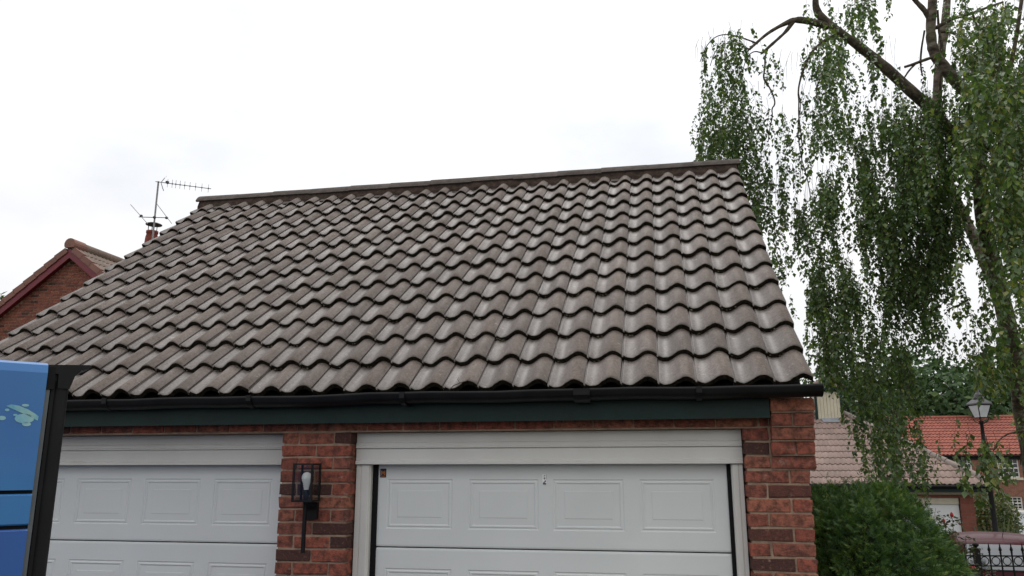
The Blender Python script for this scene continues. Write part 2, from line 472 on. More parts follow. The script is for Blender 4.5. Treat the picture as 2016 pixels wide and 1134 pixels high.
# back slope
mb = MB()
yb = 2*RIDGE.y
mb.prism([(XL, yb-EAVE.y, EAVE.z+.02), (XL, RIDGE.y, RIDGE.z+.02), (XL, RIDGE.y, RIDGE.z+.05), (XL, yb-EAVE.y, EAVE.z+.05)], (XR-XL, 0, 0))
mb.build('back_slope', M_tile, roof)
# ridge
RR = .150; ph0 = R_(24)
rc = Vector((0, RIDGE.y, 2.039+2.966*KS-RR))
L_ = (XR-XL+.05)/13
mb = MB(); n = 12
def arc(r): return [(-r*math.cos(ph0+(math.pi-2*ph0)*i/n), r*math.sin(ph0+(math.pi-2*ph0)*i/n)) for i in range(n+1)]
ao, ai = arc(RR), arc(RR-.02)
for x0, x1, dr in ((.0, L_+.006, 0),):
    vs = [(x, y, z) for x in (x0, x1) for (y, z) in ao] + [(x, y, z) for x in (x0, x1) for (y, z) in ai]
    m_ = n+1
    fs = [(i, i+1, m_+i+1, m_+i) for i in range(n)]
    mb.add(vs, fs, 0, True)
    mb.add(vs, [(2*m_+i+1, 2*m_+i, 3*m_+i, 3*m_+i+1) for i in range(n)], 0, True)
    mb.add(vs, [(0, m_, 3*m_, 2*m_), (n, 2*m_+n, 3*m_+n, m_+n)] + [(i+1, i, 2*m_+i, 2*m_+i+1) for i in range(n)] + [(m_+i, m_+i+1, 3*m_+i+1, 3*m_+i) for i in range(n)])
rme = mb.mesh('ridge_tile', [M_ridge])
for i in range(13):
    o = link('ridge_tile', rme, roof, rc+Vector((XL-.03+i*L_, 0, random.uniform(-.004, .003))))
    o.rotation_euler = (random.gauss(0, .02), .004+random.gauss(0, .004), random.gauss(0, .004))
mb = MB()                                            # mortar bedding under the ridge with rough face
NS = 130; vs = []
for i in range(NS+1):
    x = XL+.005+(XR-XL-.01)*i/NS
    c = .5+.5*math.cos(2*math.pi*((x-XL)/PW-.745))
    vlow = 13*GA-.165+random.uniform(-.008, .008)
    lo = roofp(x, vlow+c*.02, H_*c**1.12+.004); 
    mid = roofp(x, vlow+.03, .05+random.uniform(-.004, .004))
    hi = Vector((x, rc.y-RR*math.cos(ph0)+.022, rc.z+RR*math.sin(ph0)+.004))
    vs += [lo, mid, hi, Vector((x, rc.y, rc.z+.02))]
mb.add(vs, [(4*i+j, 4*i+4+j, 4*i+5+j, 4*i+1+j) for i in range(NS) for j in range(3)], 0, False)
for e in (0, NS):
    mb.prism([vs[4*e], vs[4*e+1], vs[4*e+2], vs[4*e+3]], (.02 if e == 0 else -.02, 0, 0))
    q = [vs[4*e+j] for j in range(4)]
mb.build('mortar_bedding', M_bed, roof, fix=False)
sm_ = MB(); sm_.box(-.036, .036, -.02, .05, 0, .016); sme = sm_.mesh('dentil_slip', [M_slip])
for c in range(28):
    for q in ((0,) if random.random() < .75 else (0, 1)):
        o = link('dentil_slip', sme, roof, roofp(XL+(c+.245)*PW+random.uniform(-.01, .01), 13*GA-.190+random.uniform(-.008, .008), .010+q*.016))
        o.rotation_euler = (PITCH, 0, random.gauss(0, .05))

# ---- brickwork
ZJ = 2.25                                            # bed joint at the top of the white door headers
def brick_mesh(L, Hh=.065, D=.1025):
    bm = bmesh.new(); bmesh.ops.create_cube(bm, size=1)
    for v in bm.verts: v.co = Vector(((v.co.x+.5)*L, (v.co.y+.5)*D, (v.co.z+.5)*Hh))
    bmesh.ops.bevel(bm, geom=bm.edges[:], offset=.004, segments=1, affect='EDGES')
    for v in bm.verts: v.co += Vector((random.gauss(0, .0022), random.gauss(0, .0018), random.gauss(0, .0021)))
    me = bpy.data.meshes.new('brick'); bm.to_mesh(me); bm.free(); me.materials.append(M_brick); return me
BM = {}
def bricks(L):
    key = round(L, 3)
    if key not in BM: BM[key] = [brick_mesh(L) for _ in range(5)]
    return random.choice(BM[key])
mb = MB()                                            # mortar core of the front wall and the other three walls
FY = .005
mb.box(-.436, -.014, FY, .22, 0, ZJ-.005); mb.box(2.272, 2.585, FY, .22, 0, ZJ-.005)
mb.box(-3.05, -2.707, FY, .22, 0, ZJ-.005)
mb.box(-3.05, 2.585, FY, .22, ZJ-.005, 2.42)
wall = mb.build('wall', M_mortar, garage)
mb = MB()
sz = roofp(0, .25, -.05)
def gable(x0, x1):
    yb2 = 2*RIDGE.y
    mb.prism([(x0, .224, 0), (x0, yb2-.224, 0), (x0, yb2-.224, 2.6), (x0, RIDGE.y, RIDGE.z-.08), (x0, .224, 2.6)], (x1-x0, 0, 0))
gable(2.36, 2.587); mb.build('gable_wall', M_bwY, garage)
mb = MB(); gable(-3.05, -2.83); mb.build('gable_wall', M_bwY, garage)
mb = MB(); mb.box(-2.82, 2.35, 2*RIDGE.y-.45, 2*RIDGE.y-.224, 0, 2.5); mb.build('back_wall', M_bwX, garage)
def put(x, z, L, dy=0.):
    link('brick', bricks(L), wall, (x, dy+random.uniform(-.0022, .0003), z+.005))
def fill(z, segs, x, xend, dy=0.):
    i = 0
    while x < xend-.03:
        L = min(segs[i % len(segs)], xend-x)
        put(x, z, L, dy); x += L+.010; i += 1
S_, HD = .215, .1025
for c in range(1, 31):
    z = ZJ-.075*c
    if z < -.02: break
    if c % 2: fill(z, [HD, S_, HD], -.445, -.004)
    else: fill(z, [S_, S_], -.445, -.004)
    if c <= 3: fill(z, [.131], 2.262, 2.40)
    elif c % 2 == 0: fill(z, [S_+.006, HD], 2.262, 2.592)
    else: fill(z, [HD, S_+.006], 2.262, 2.592)
    if z < 2.1: fill(z, [S_, HD] if c % 2 else [HD, S_], -3.05, -2.71)
fill(ZJ, [S_], -3.05, 2.40); fill(ZJ+.075, [S_], -2.94, 2.40)
# corbelled kneeler under the gutter end: five courses stepping out
for i in range(5):
    z = ZJ-.225+.075*i
    dy = -.014-.022*i
    fill(z, [[.222], [.118, .094], [.222], [.108, .104], [.222]][i], 2.404, 2.628, dy)
    mbc = MB(); mbc.box(2.408, 2.622, dy+.012, .10, z-.004, z+.072)
    mbc.build('corbel_mortar', M_mortar, wall)

# ---- fascia, gutter
mb = MB(); mb.box(XL+.06, 2.398, -.104, -.084, 2.294, 2.42); mb.build('fascia_board', M_green, garage)
mb = MB(); mb.box(XL+.06, 2.398, -.083, .002, 2.302, 2.312); mb.build('soffit', M_green, garage)
gc_y, gr_ = -.172, .060
def gutter_prof():
    o = [( gc_y-gr_, 2.450), (gc_y-gr_-.006, 2.450), (gc_y-gr_-.006, 2.438)]
    o += [(gc_y-gr_*math.cos(a), 2.426-.038*math.sin(a)) for a in [math.pi*i/14 for i in range(15)]]
    o += [(gc_y+gr_, 2.450)]
    return o
pr_ = gutter_prof(); mb = MB(); n = len(pr_)
gst = [XL-.02+(2.655-XL+.02)*i/30 for i in range(31)]
def gsag(x): return .006*(x > .0)+.0025*math.sin(x*5.1)+.0018*math.sin(x*11.3+1.)
vs = [(x, y, z+gsag(x)) for x in gst for y, z in pr_]
mb.add(vs, [(q*n+i, q*n+i+1, (q+1)*n+i+1, (q+1)*n+i) for q in range(30) for i in range(n-1)], 0, True)
inn = [(y+(gc_y-y)*.05, z+.004) for y, z in pr_[3:]]
k = len(inn); vs2 = [(x, y, z+gsag(x)) for x in gst for y, z in inn]
mb.add(vs2, [(q*k+i, (q+1)*k+i, (q+1)*k+i+1, q*k+i+1) for q in range(30) for i in range(k-1)], 0, True)
gut = mb.build('gutter', M_black, garage, fix=False)
for x in (XL-.02, 2.651):
    mb = MB(); mb.prism([(x, y, z+(.006 if x > 0 else 0)) for y, z in pr_[2:]], (.006, 0, 0)); mb.build('gutter_end_cap', M_black, gut)
def bracket(x, wdt=.03):
    mb = MB()
    for q in (0,):
        a = [(gc_y-(gr_+.008)*math.cos(t), 2.430-.047*math.sin(t)) for t in [math.pi*i/12 for i in range(13)]]
        vs = [(xx, y, z) for xx in (x, x+wdt) for y, z in a]
        m_ = 13
        mb.add(vs, [(i, i+1, m_+i+1, m_+i) for i in range(12)], 0, True)
        b_ = [(gc_y+(y-gc_y)*.93, z+.004) for y, z in a]
        vs3 = [(xx, y, z) for xx in (x, x+wdt) for y, z in b_]
        for xx in (0, 1): mb.add(vs[xx*m_:(xx+1)*m_]+vs3[xx*m_:(xx+1)*m_], [(i, i+1, m_+i+1, m_+i) for i in range(12)])
    mb.box(x, x+wdt, gc_y-gr_-.012, gc_y-gr_-.004, 2.422, 2.456)
    mb.box(x+.004, x+wdt-.004, -.125, -.105, 2.385, 2.44)
    mb.build('gutter_bracket', M_black, gut, fix=False)
for px in (208, 490, 790, 1372): bracket(atY(px, 800, -.2).x)
bracket(atY(1130, 775, -.2).x, .09)

# ---- doors
HY = .085
def profile_bar(name, prof, x0, x1, parent, mt):
    mb = MB(); mb.prism([(x0, y, z) for y, z in prof], (x1-x0, 0, 0)); return mb.build(name, mt, parent)
def garage_door(x0, x1, label, dx0, dx1, px, DY=0.):
    d = thing('garage_door', label, 'door')
    d.parent = garage; d.location = Vector(((x0+x1)/2, .16, 0))-garage.location
    for kk in ('category',): del d[kk]
    # header board with its mouldings
    z1 = ZJ-.008; y = HY+DY
    prof = [(y+.03, z1), (y-.004, z1), (y-.004, z1-.055), (y-.009, z1-.058), (y-.012, z1-.066), (y-.012, z1-.078), (y-.018, z1-.081), (y-.018, z1-.089), (y-.001, z1-.0905),
            (y-.001, z1-.094), (y-.006, z1-.095), (y-.006, z1-.159), (y-.011, z1-.162), (y-.016, z1-.170), (y-.016, z1-.184), (y+.03, z1-.186)]
    profile_bar('door_header', prof, x0+.002, x1-.002, d, M_trim)
    for s in (0, 1):                                  # jambs
        jp = [(0, y+.07), (0, y+.002), (.028, y+.002), (.030, y+.006), (.034, y+.006), (.036, y), (.074, y), (.080, y+.006), (.080, y+.012), (.086, y+.02), (.086, y+.07)]
        mb = MB(); xx = [(x0+.004+a, b) for a, b in jp] if s == 0 else [(x1-.004-a*.71, b) for a, b in jp]
        mb.prism([(a, b, 0) for a, b in xx], (0, 0, ZJ-.197)); mb.build('door_frame', M_trim, d)
        mb = MB(); xs_ = (x0+.085, dx0+.004) if s == 0 else (dx1-.004, x1-.064)
        mb.box(xs_[0], xs_[1], y+.052, y+.09, 0.02, ZJ-.15); mb.build('rubber_seal', M_rubber, d)
    hs = [2.085, 1.577, 1.067, .557, .045]
    for i in range(4):
        zt, zb = hs[i]-.003, hs[i+1]+.003
        mb = MB(); Y = .15+DY
        pz0, pz1 = zb+.103, zb+.103+.287
        X = [dx0] + [q for p in px for q in p] + [dx1]; Z = [zb+.012, pz0, pz1, zt-.012]
        for a in range(len(X)-1):
            for b in range(3):
                if a % 2 == 1 and b == 1: continue
                mb.add([(X[a], Y, Z[b]), (X[a+1], Y, Z[b]), (X[a+1], Y, Z[b+1]), (X[a], Y, Z[b+1])], [(0, 1, 2, 3)])
        # rounded lips at the section's top and bottom, and its back
        for za, zb_, ya, yb_ in ((zt-.012, zt-.004, Y, Y+.002), (zt-.004, zt, Y+.002, Y+.008), (zt, zt, Y+.008, Y+.04)):
            mb.add([(dx0, ya, za), (dx1, ya, za), (dx1, yb_, zb_), (dx0, yb_, zb_)], [(0, 1, 2, 3)])
        for za, zb_, ya, yb_ in ((zb+.012, zb+.004, Y, Y+.002), (zb+.004, zb, Y+.002, Y+.008), (zb, zb, Y+.008, Y+.04)):
            mb.add([(dx0, ya, za), (dx1, ya, za), (dx1, yb_, zb_), (dx0, yb_, zb_)], [(3, 2, 1, 0)])
        for xx in (dx0, dx1): mb.add([(xx, Y, zb+.012), (xx, Y+.04, zb), (xx, Y+.04, zt), (xx, Y, zt-.012)], [(0, 1, 2, 3)])
        for (pa, pb) in px:
            loops = [(0, 0), (.005, .0036), (.010, .0038), (.016, .0005), (.021, .0005), (.027, .0046), (.030, .0048), (.066, .0036), (.068, .0018), (.0705, .0016)]
            vs = []
            for ins, dy in loops:
                vs += [(pa+ins, Y+dy, pz0+ins), (pb-ins, Y+dy, pz0+ins), (pb-ins, Y+dy, pz1-ins), (pa+ins, Y+dy, pz1-ins)]
            fs = [(4*q+j, 4*q+(j+1) % 4, 4*q+4+(j+1) % 4, 4*q+4+j) for q in range(len(loops)-1) for j in range(4)]
            e = 4*(len(loops)-1); fs.append((e, e+1, e+2, e+3))
            mb.add(vs, fs)
        mb.build('door_section', M_white, d, fix=False)
        mb = MB(); mb.box(dx0+.005, dx1-.005, Y+.012, Y+.03, zb-.008, zb+.002); mb.build('section_seal', M_rubber, d)
    return d
rd_ = garage_door(0, 2.26, 'white panelled garage door with a dark badge in its corner', 0.118, 2.177, [(.18, .588), (.685, 1.105), (1.19, 1.598), (1.687, 2.10)])
ld_ = garage_door(-2.705, -.445, 'white panelled garage door beside the blue van', -2.587, -.526, [(-2.507+.4985*i, -2.507+.4985*i+.402) for i in range(4)], .07)
# badge and label on the right door (flat print)
M_navy = plain('badge navy', (.018, .014, .035), None, 5, .4); M_org = plain('badge orange', (.55, .19, .03), None, 5, .4)
bx, bz = .1515, 2.006
mb = MB(); mb.box(bx-.019, bx+.019, .1475, .1495, bz-.026, bz+.026); bd_ = mb.build('badge', M_navy, rd_)
mb = MB()
for a, b, c, d in ((-.013, -.0075, -.012, .014), (.0075, .013, -.012, .014), (-.0035, .0035, -.006, .010), (-.0075, .0075, -.0005, .004)): mb.box(bx+a, bx+b, .1462, .1473, bz+c, bz+d)
mb.box(bx-.013, bx+.013, .1462, .1473, bz-.020, bz-.0175)
mb.build('badge_emblem', M_org, rd_)
lp = atY(1072, 944, .148); mb = MB(); mb.box(lp.x-.013, lp.x+.013, .1475, .1495, lp.z-.030, lp.z+.030); mb.build('white_label', plain('label white', (.85, .85, .85), None, 5, .5), rd_)
mb = MB(); k_ = plain('label ink', (.01, .01, .012), None, 5, .5)
for a, b, c, d in ((-.004, .001, .018, .021), (.001, .004, .020, .026), (-.005, .005, .006, .009), (-.003, .003, .001, .005), (-.002, .002, .009, .012), (-.001, .006, -.015, -.010), (-.008, .002, -.019, -.015), (-.010, .010, -.028, -.021), (.0015, .009, -.010, -.006), (.011, .0122, .0, .029)):
    mb.box(lp.x+a, lp.x+b, .1462, .1473, lp.z+c, lp.z+d)
mb.build('label_print', k_, rd_)

# ------------------------------------------------------------------ wall lantern
ln = thing('wall_lantern', 'black box lantern with clear panes and bulb on the brick pier', 'lantern', (-.23, -.02, 1.56))
x0, x1, y0, y1, z0, z1 = -.292, -.168, -.155, -.035, 1.845, 2.063
mb = MB(); b = .011
for x in (x0, x1-b):
    for y in (y0, y1-b): mb.box(x, x+b, y, y+b, z0+.0095, z1-.0095)
for z in (z0, z1-.009):
    mb.box(x0, x1, y0, y0+b+.001, z, z+.009); mb.box(x0, x1, y1-b-.001, y1, z, z+.009)
    mb.box(x0, x0+b+.001, y0+b+.001, y1-b-.001, z, z+.009); mb.box(x1-b-.001, x1, y0+b+.001, y1-b-.001, z, z+.009)
mb.build('frame', M_iron, ln)
mb = MB(); mb.box(x0+.008, x1-.008, y0+.008, y1-.008, z0+.002, z0+.006); mb.build('floor_plate', M_iron, ln)
for q in ((x0+.008, x1-.008, y0+.002, y0+.004), (x0+.008, x1-.008, y1-.004, y1-.002)):
    mb = MB(); mb.box(*q, z0+.010, z1-.010); mb.build('glass_pane', M_glass, ln)
for q in ((x0+.002, x0+.004), (x1-.004, x1-.002)):
    mb = MB(); mb.box(*q, y0+.008, y1-.008, z0+.010, z1-.010); mb.build('glass_pane', M_glass, ln)
cx, cy = -.230, -.095
mb = MB(); mb.lathe([(.017, z0+.006), (.017, z0+.066), (.014, z0+.068)], (cx, cy, 0), 14); mb.build('lamp_holder', M_iron, ln)
mb = MB(); mb.lathe([(.013, z0+.066), (.0135, z0+.078), (.016, z0+.082), (.020, z0+.104), (.028, z0+.124), (.0295, z0+.137), (.027, z0+.150), (.020, z0+.161), (.010, z0+.1665), (.0005, z0+.168)], (cx, cy, 0), 18); mb.build('bulb', M_bulb, ln)
mb = MB(); mb.box(cx-.009, cx+.009, cy-.009, cy+.009, 1.56, z0+.001); mb.build('stem', M_iron, ln)
mb = MB(); mb.box(-.268, -.186, -.032, -.003, 1.745, 1.840); mb.build('back_plate', M_iron, ln)
mb = MB(); mb.box(cx-.008, cx+.008, cy+.009, -.03, 1.800, 1.816); mb.build('bracket_arm', M_iron, ln)

# twig lying on the bottom course
tw = MB(); a = atY(885, 772, -.06)
def rs(px, py, w_): 
    d = ray(px, py); p0 = EAVE; t = (p0+nrm*w_-CAM).dot(nrm)/d.dot(nrm); return CAM+d*t
tw.tube([rs(884, 768, .055), rs(893, 759, .06), rs(905, 754, .075), rs(918, 750, .082), rs(926, 743, .085)], [.0022, .0025, .0025, .002, .001], 5)
tw.tube([rs(905, 754, .075), rs(901, 747, .08), rs(903, 742, .08)], [.002, .0015, .0008], 5)
tag(tw.build('fallen_twig', M_twig), 'small dead forked twig lying on the lowest roof tiles', 'twig')

# ------------------------------------------------------------------ brick house with the gable (left)
GY = 12.5
gh = thing('brick_house', 'brick gable house with dark red bargeboards beyond the garage roof', 'house', (-12.87, 16, 0))
AX, AZ, GS = -12.87, 7.49, .77
HWID = 4.2
def rake(x, off=0.): return AZ+off - GS*abs(x-AX)
mb = MB()
pts = [(AX-HWID+.35, GY+.06, 0), (AX+HWID-.35, GY+.06, 0), (AX+HWID-.35, GY+.06, rake(AX+HWID-.35, -.04)), (AX, GY+.06, AZ-.04), (AX-HWID+.35, GY+.06, rake(AX-HWID+.35, -.04))]
mb.prism(pts, (0, 7, 0)); gw = mb.build('wall', M_mortar, gh)
fbm = []
for _ in range(4):
    me = brick_mesh(.215); me.materials.clear(); me.materials.append(M_brickfar); fbm.append(me)
gb = []
for c in range(62):
    z = 7.35-.075*c
    for i in range(-40, 40):
        x = AX + (i+.5*(c % 2))*.225
        if x < AX-HWID+.36 or x+.215 > AX+HWID-.36 or z+.075 > min(rake(x, -.06), rake(x+.215, -.06)): continue
        d = Vector((x, GY, z))-CAM; zz = d.dot(FW); px, py = 1008+FPX*d.dot(RT)/zz, 567-FPX*d.dot(UP)/zz
        gb.append((0 if (-25 < px < 240 and py < 655-px*.62+40) else 1, c, i, x, z))
gb.sort()
rest = MB()
for q, (hid, c, i, x, z) in enumerate(gb):
    me = random.choice(fbm)
    if q < 300 and not hid: link('brick', me, gw, (x, GY+.05, z))
    else: rest.add([(v.co.x+x, v.co.y+GY+.05, v.co.z+z) for v in me.vertices], [tuple(p.vertices) for p in me.polygons])
o = rest.build('bricks', M_brickfar, gw, fix=False); o['kind'] = 'stuff'
M_oliv = plain('olive ridge tile', (.20, .145, .115), (.15, .11, .09), 5, .8, .2, tint=.2)
M_barge = plain('dark red paint', (.15, .012, .022), (.11, .010, .018), 4, .4, .4)
M_verge = plain('brown verge tile', (.235, .115, .088), (.18, .09, .07), 3, .7, .3, tint=.15)
ang = math.atan(GS)
for s in (-1, 1):
    dr = Vector((s*math.cos(ang), 0, -math.sin(ang))); nr = Vector((s*math.sin(ang), 0, math.cos(ang)))
    A = Vector((AX, GY-.12, AZ))
    mb = MB(); q = [A, A+dr*5.2, A+dr*5.2-nr*.19, A-Vector((0, 0, .19/math.cos(ang)))]
    mb.prism(q, (0, .04, 0)); mb.build('bargeboard', M_barge, gh)
    mb = MB(); q = [A+Vector((0, .04, -.16)), A+dr*5.2+Vector((0, .04, -.16)), A+dr*5.2+Vector((0, .04, -.19)), A+Vector((0, .04, -.19))]
    mb.prism(q, (0, .15, 0)); mb.build('soffit', M_barge, gh)
    # roof deck and dry verge units
    mb = MB(); mb.prism([A+nr*.02+dr*.0, A+dr*5.4+nr*.02, A+dr*5.4+nr*.05, A+nr*.05], (0, 7.2, 0)); dk = mb.build('roof', plain('brown roof tile', (.17, .13, .105), None, 5, .7), gh)
    for i in range(15):
        mb = MB(); p0 = A+dr*(.10+i*.345)+Vector((0, -.03, 0))+nr*(.012)
        q = [p0-nr*.055, p0+dr*.352-nr*.040, p0+dr*.352+nr*.11, p0+nr*.085]
        mb.prism(q, (0, .10, 0)); mb.build('verge_tile', M_verge, dk)
# visible tiles of its right slope
tm2 = [tile_mesh('roof_tile', .30, .035, .02, .345, .38, 2, 6, .001, mats=[plain('olive brown tile', (.22, .165, .13), (.17, .125, .10), 5, .7, .3, tint=.2), M_nose], groove=0) for _ in range(2)]
sl_ang = ang
A = Vector((AX, GY-.05, AZ))
dr = Vector((math.cos(ang), 0, -math.sin(ang))); nr = Vector((math.sin(ang), 0, math.cos(ang)))
Mr = Matrix((Vector((0, 1, 0)), -dr, nr)).transposed()
for r in range(6):
    for c in range(23):
        o = link('roof_tile', random.choice(tm2), dk, A+dr*(.345*(r+1)+.05)+Vector((0, .02+c*.30, 0))+nr*.06)
        o.rotation_euler = Mr.to_euler()
mb = MB()
ap = Vector((AX, GY-.16, AZ+.045)); mb.add([], [])
for i in range(16):
    m2 = MB(); c0 = Vector((AX, GY-.17+i*.45, AZ+.11))
    ring = [((.155 if i == 0 else .135)*math.cos(a), (.155 if i == 0 else .135)*math.sin(a)) for a in [R_(-35)+R_(250)*k/12 for k in range(13)]]
    m2.prism([(c0.x+x, c0.y, c0.z+z) for x, z in ring], (0, .445, 0)); m2.build('ridge_tile', M_verge if i == 0 else M_oliv, gh)

# ------------------------------------------------------------------ house behind with chimney
ch = thing('chimney_house', 'house hidden behind the garage roof showing a red chimney pot', 'house', (-12.4, 18.5, 0))
mb = MB(); mb.box(-13.25-1.9, -13.25+4.2, 15.6, 19.0, 0, 7.0); mb.build('wall', M_bwfar, ch)
mb = MB(); rx0, rx1 = -13.25-2.1, -13.25+4.4
e1 = atY(258, 487, 17.3)
mb.prism([(-13.9, 15.3, 6.9), (-13.9, 17.3, e1.z), (-13.9, 19.3, 6.9)], (rx1+13.9, 0, 0)); mb.build('roof', M_ridge, ch)
cp = atY(300, 455, 16.0)
mb = MB(); mb.box(cp.x-.42, cp.x+.42, 15.7, 16.4, 6.5, 8.12); mb.box(cp.x-.47, cp.x+.47, 15.65, 16.45, 8.12, 8.27); stk = mb.build('chimney', M_bwfar, ch)
M_terra = plain('terracotta', (.20, .05, .036), (.14, .04, .03), 6, .8, .2)
mb = MB(); mb.lathe([(.22, 8.27), (.18, 8.85), (.155, 8.96), (.175, 8.98), (.175, 9.05), (.14, 9.05)], (cp.x, 16.0, 0), 16); mb.build('chimney_pot', M_terra, stk)
mb = MB()
for k in range(4):
    a = R_(45+90*k); mb.tube([(cp.x+.12*math.cos(a), 16+.12*math.sin(a), 8.98), (cp.x+.12*math.cos(a), 16+.12*math.sin(a), 9.26)], .012, 5)
mb.lathe([(.235, 9.245), (.24, 9.26), (.16, 9.295), (.02, 9.32)], (cp.x+.03, 16, 0), 18); mb.build('cowl', M_alud, stk)

# TV aerial strapped to that chimney
ta = thing('tv_aerial', 'grey rooftop television aerial on a pole above the chimney pot', 'aerial', (cp.x, 15.62, 7.6))
YA = 15.62
p0 = atY(300, 464, YA); p1 = atY(313, 357, YA); px_ = (p0.x+p1.x)/2
mb = MB(); mb.tube([(px_, YA, 7.6), (px_, YA, p1.z)], .026, 8); mb.build('pole', M_alu, ta)
bdir = Vector((math.sin(R_(55)), math.cos(R_(55)), 0))
B0 = Vector((px_, YA-.04, p1.z-.03)) - bdir*.06
BL = 1.58
mb = MB(); mb.tube([B0, B0+bdir*BL], .011, 6); mb.build('boom', M_alud, ta)
for s_ in (.34, .47, .57, .69, .82, .97, 1.13, 1.31, 1.50):
    p = B0+bdir*s_; mb = MB(); mb.tube([p-Vector((0, 0, .13)), p+Vector((0, 0, .13))], .0055, 5); mb.tube([p-Vector((0, 0, .03)), p+Vector((0, 0, .03))], .013, 5); mb.build('element', M_alud, ta)
p = B0+bdir*.33; mb = MB(); mb.box(p.x-.035, p.x+.035, p.y-.04, p.y+.04, p.z-.01, p.z+.06); mb.build('junction_box', M_alud, ta)
p = B0+bdir*.16; mb = MB(); bn = Vector((-bdir.y, bdir.x, 0))
mb.tube([p-Vector((0, 0, .02)), p+bdir*.09-Vector((0, 0, .26))], .010, 5); mb.tube([p, p+bdir*.09+Vector((0, 0, .16))], .010, 5)
for zz, dd in ((.14, .08), (.20, .12), (-.16, .05), (-.24, .09)):
    q = p+bdir*dd+Vector((0, 0, zz)); mb.tube([q-bn*.16-Vector((0, 0, .07)), q+bn*.16+Vector((0, 0, .07))], .006, 5)
mb.build('reflector', M_alud, ta)
zc = atY(304, 428, YA).z
xa, xb = atY(275, 428, YA), atY(329, 429.5, YA)
mb = MB(); mb.tube([(xa.x, YA-.04, xa.z), (xb.x, YA-.04, xb.z)], .012, 6); mb.build('cross_arm', M_alud, ta)
for a_, b_ in (((257, 402.5), (291, 441)), ((309, 401.5), (338, 440))):
    mb = MB(); A_, B_ = atY(*a_, YA-.07), atY(*b_, YA-.07); mb.tube([A_, B_], .010, 5); mb.build('dipole', M_alu, ta)
for q in (atY(278, 425, YA-.05), atY(304, 428, YA-.05), atY(328, 429, YA-.05)):
    mb = MB(); mb.box(q.x-.03, q.x+.03, q.y-.03, q.y+.03, q.z-.03, q.z+.03); mb.build('clamp', M_alud, ta)

# ------------------------------------------------------------------ hipped garage on the right
YF = 17.5
PC = atY(1955, 953, YF); RUN = 2.85; HP = R_(35); ZE = PC.z
hg = thing('hipped_garage', 'low brick garage with hipped pinkish brown tiled roof behind the clipped conifer', 'garage', (PC.x-3.2, YF+RUN, gz(0, 20)))
RX1 = PC.x-RUN; RX0 = RX1-.72; XC0 = RX0-RUN; ZR = ZE+RUN*math.tan(HP)
g0 = gz(0, 17.8)
mb = MB()
vsd = [(XC0, YF, ZE-.05), (PC.x, YF, ZE-.05), (PC.x, YF+2*RUN, ZE-.05), (XC0, YF+2*RUN, ZE-.05), (RX0, YF+RUN, ZR-.05), (RX1, YF+RUN, ZR-.05)]
mb.add(vsd, [(0, 1, 5, 4), (1, 2, 5), (2, 3, 4, 5), (3, 0, 4), (3, 2, 1, 0)])
M_tile2 = tile_mat('pinkish brown tile', (.30, .205, .172), (.25, .172, .146), .62, tint=.16)
hroof = mb.build('roof', M_tile2, hg)
g2 = .29; cov = .266
tv = [tile_mesh('roof_tile', cov, .024, .020, g2, g2+.03, 2, 6, .001, mats=[M_tile2, M_nose], groove=0) for _ in range(4)]
hn = Vector((0, -math.sin(HP), math.cos(HP))); hu = Vector((0, math.cos(HP), math.sin(HP)))
base = Vector((0, YF-.04, ZE-.03)) + hn*.012
SL = RUN/math.cos(HP)
nr_ = int(SL/g2)
for r in range(nr_+1):
    run0 = r*g2*math.cos(HP); run1 = min((r+1)*g2*math.cos(HP), RUN)
    xl, xr = XC0+run0, PC.x-run0
    c0 = int((xl-XC0)/cov)-1; c1 = int((xr-XC0)/cov)+1
    for c in range(c0, c1+1):
        x = XC0+c*cov
        p = base+Vector((x, 0, 0))+hu*(r*g2)
        d = p-CAM; ppx = 1008+FPX*d.dot(RT)/d.dot(FW)
        inside = x >= XC0+run1 and x+cov <= PC.x-run1
        if inside:
            o = link('roof_tile', random.choice(tv), hroof, p); o.rotation_euler = (HP+random.gauss(0, .004), random.gauss(0, .004), 0)
        elif x+cov > xl and x < xr:
            me = random.choice(tv).copy(); bm = bmesh.new(); bm.from_mesh(me)
            # cut along the hip (local: y grows upslope, hip moves cos(HP) per unit)
            for sgn, xh in ((1, PC.x-run0-x), (-1, XC0+run0-x)):
                nv = Vector((1, math.cos(HP), 0)) if sgn > 0 else Vector((-1, math.cos(HP), 0))
                bmesh.ops.bisect_plane(bm, geom=bm.verts[:]+bm.edges[:]+bm.faces[:], plane_co=Vector((xh, 0, 0)), plane_no=nv, clear_outer=True)
            bm.to_mesh(me); bm.free()
            if len(me.polygons) == 0: continue
            o = link('roof_tile', me, hroof, p); o.rotation_euler = (HP, 0, 0)
M_hip = plain('pale hip tile', (.25, .205, .18), (.20, .165, .145), 4, .75, .3, tint=.15)
for (A_, B_) in (((PC.x, YF, ZE), (RX1, YF+RUN, ZR)), ((XC0, YF, ZE), (RX0, YF+RUN, ZR))):
    A_, B_ = Vector(A_), Vector(B_); L = (B_-A_).length; nn = 11
    for i in range(nn):
        p, q = A_.lerp(B_, i/nn), A_.lerp(B_, (i+.985)/nn)
        mb = MB(); s0 = Vector((0, 0, -.012+.0)); mb.tube([p+s0+Vector((0, 0, .012)), q+s0-Vector((0, 0, .004))], .105, 10); mb.build('hip_tile', M_hip, hroof)
mb = MB(); q0 = Vector((RX0, YF+RUN-.52, ZR-.52*math.tan(HP))); q1 = Vector((RX0, YF+RUN-.36, ZR-.36*math.tan(HP)))
mb.prism([q0+Vector((.16, 0, .03)), q0+Vector((.56, 0, .03)), q1+Vector((.62, 0, .03)), q1+Vector((.10, 0, .03))], hn*.03)
mb.build('lead_flashing', plain('grey lead', (.24, .26, .29), (.18, .19, .21), 5, .5, .5), hroof)
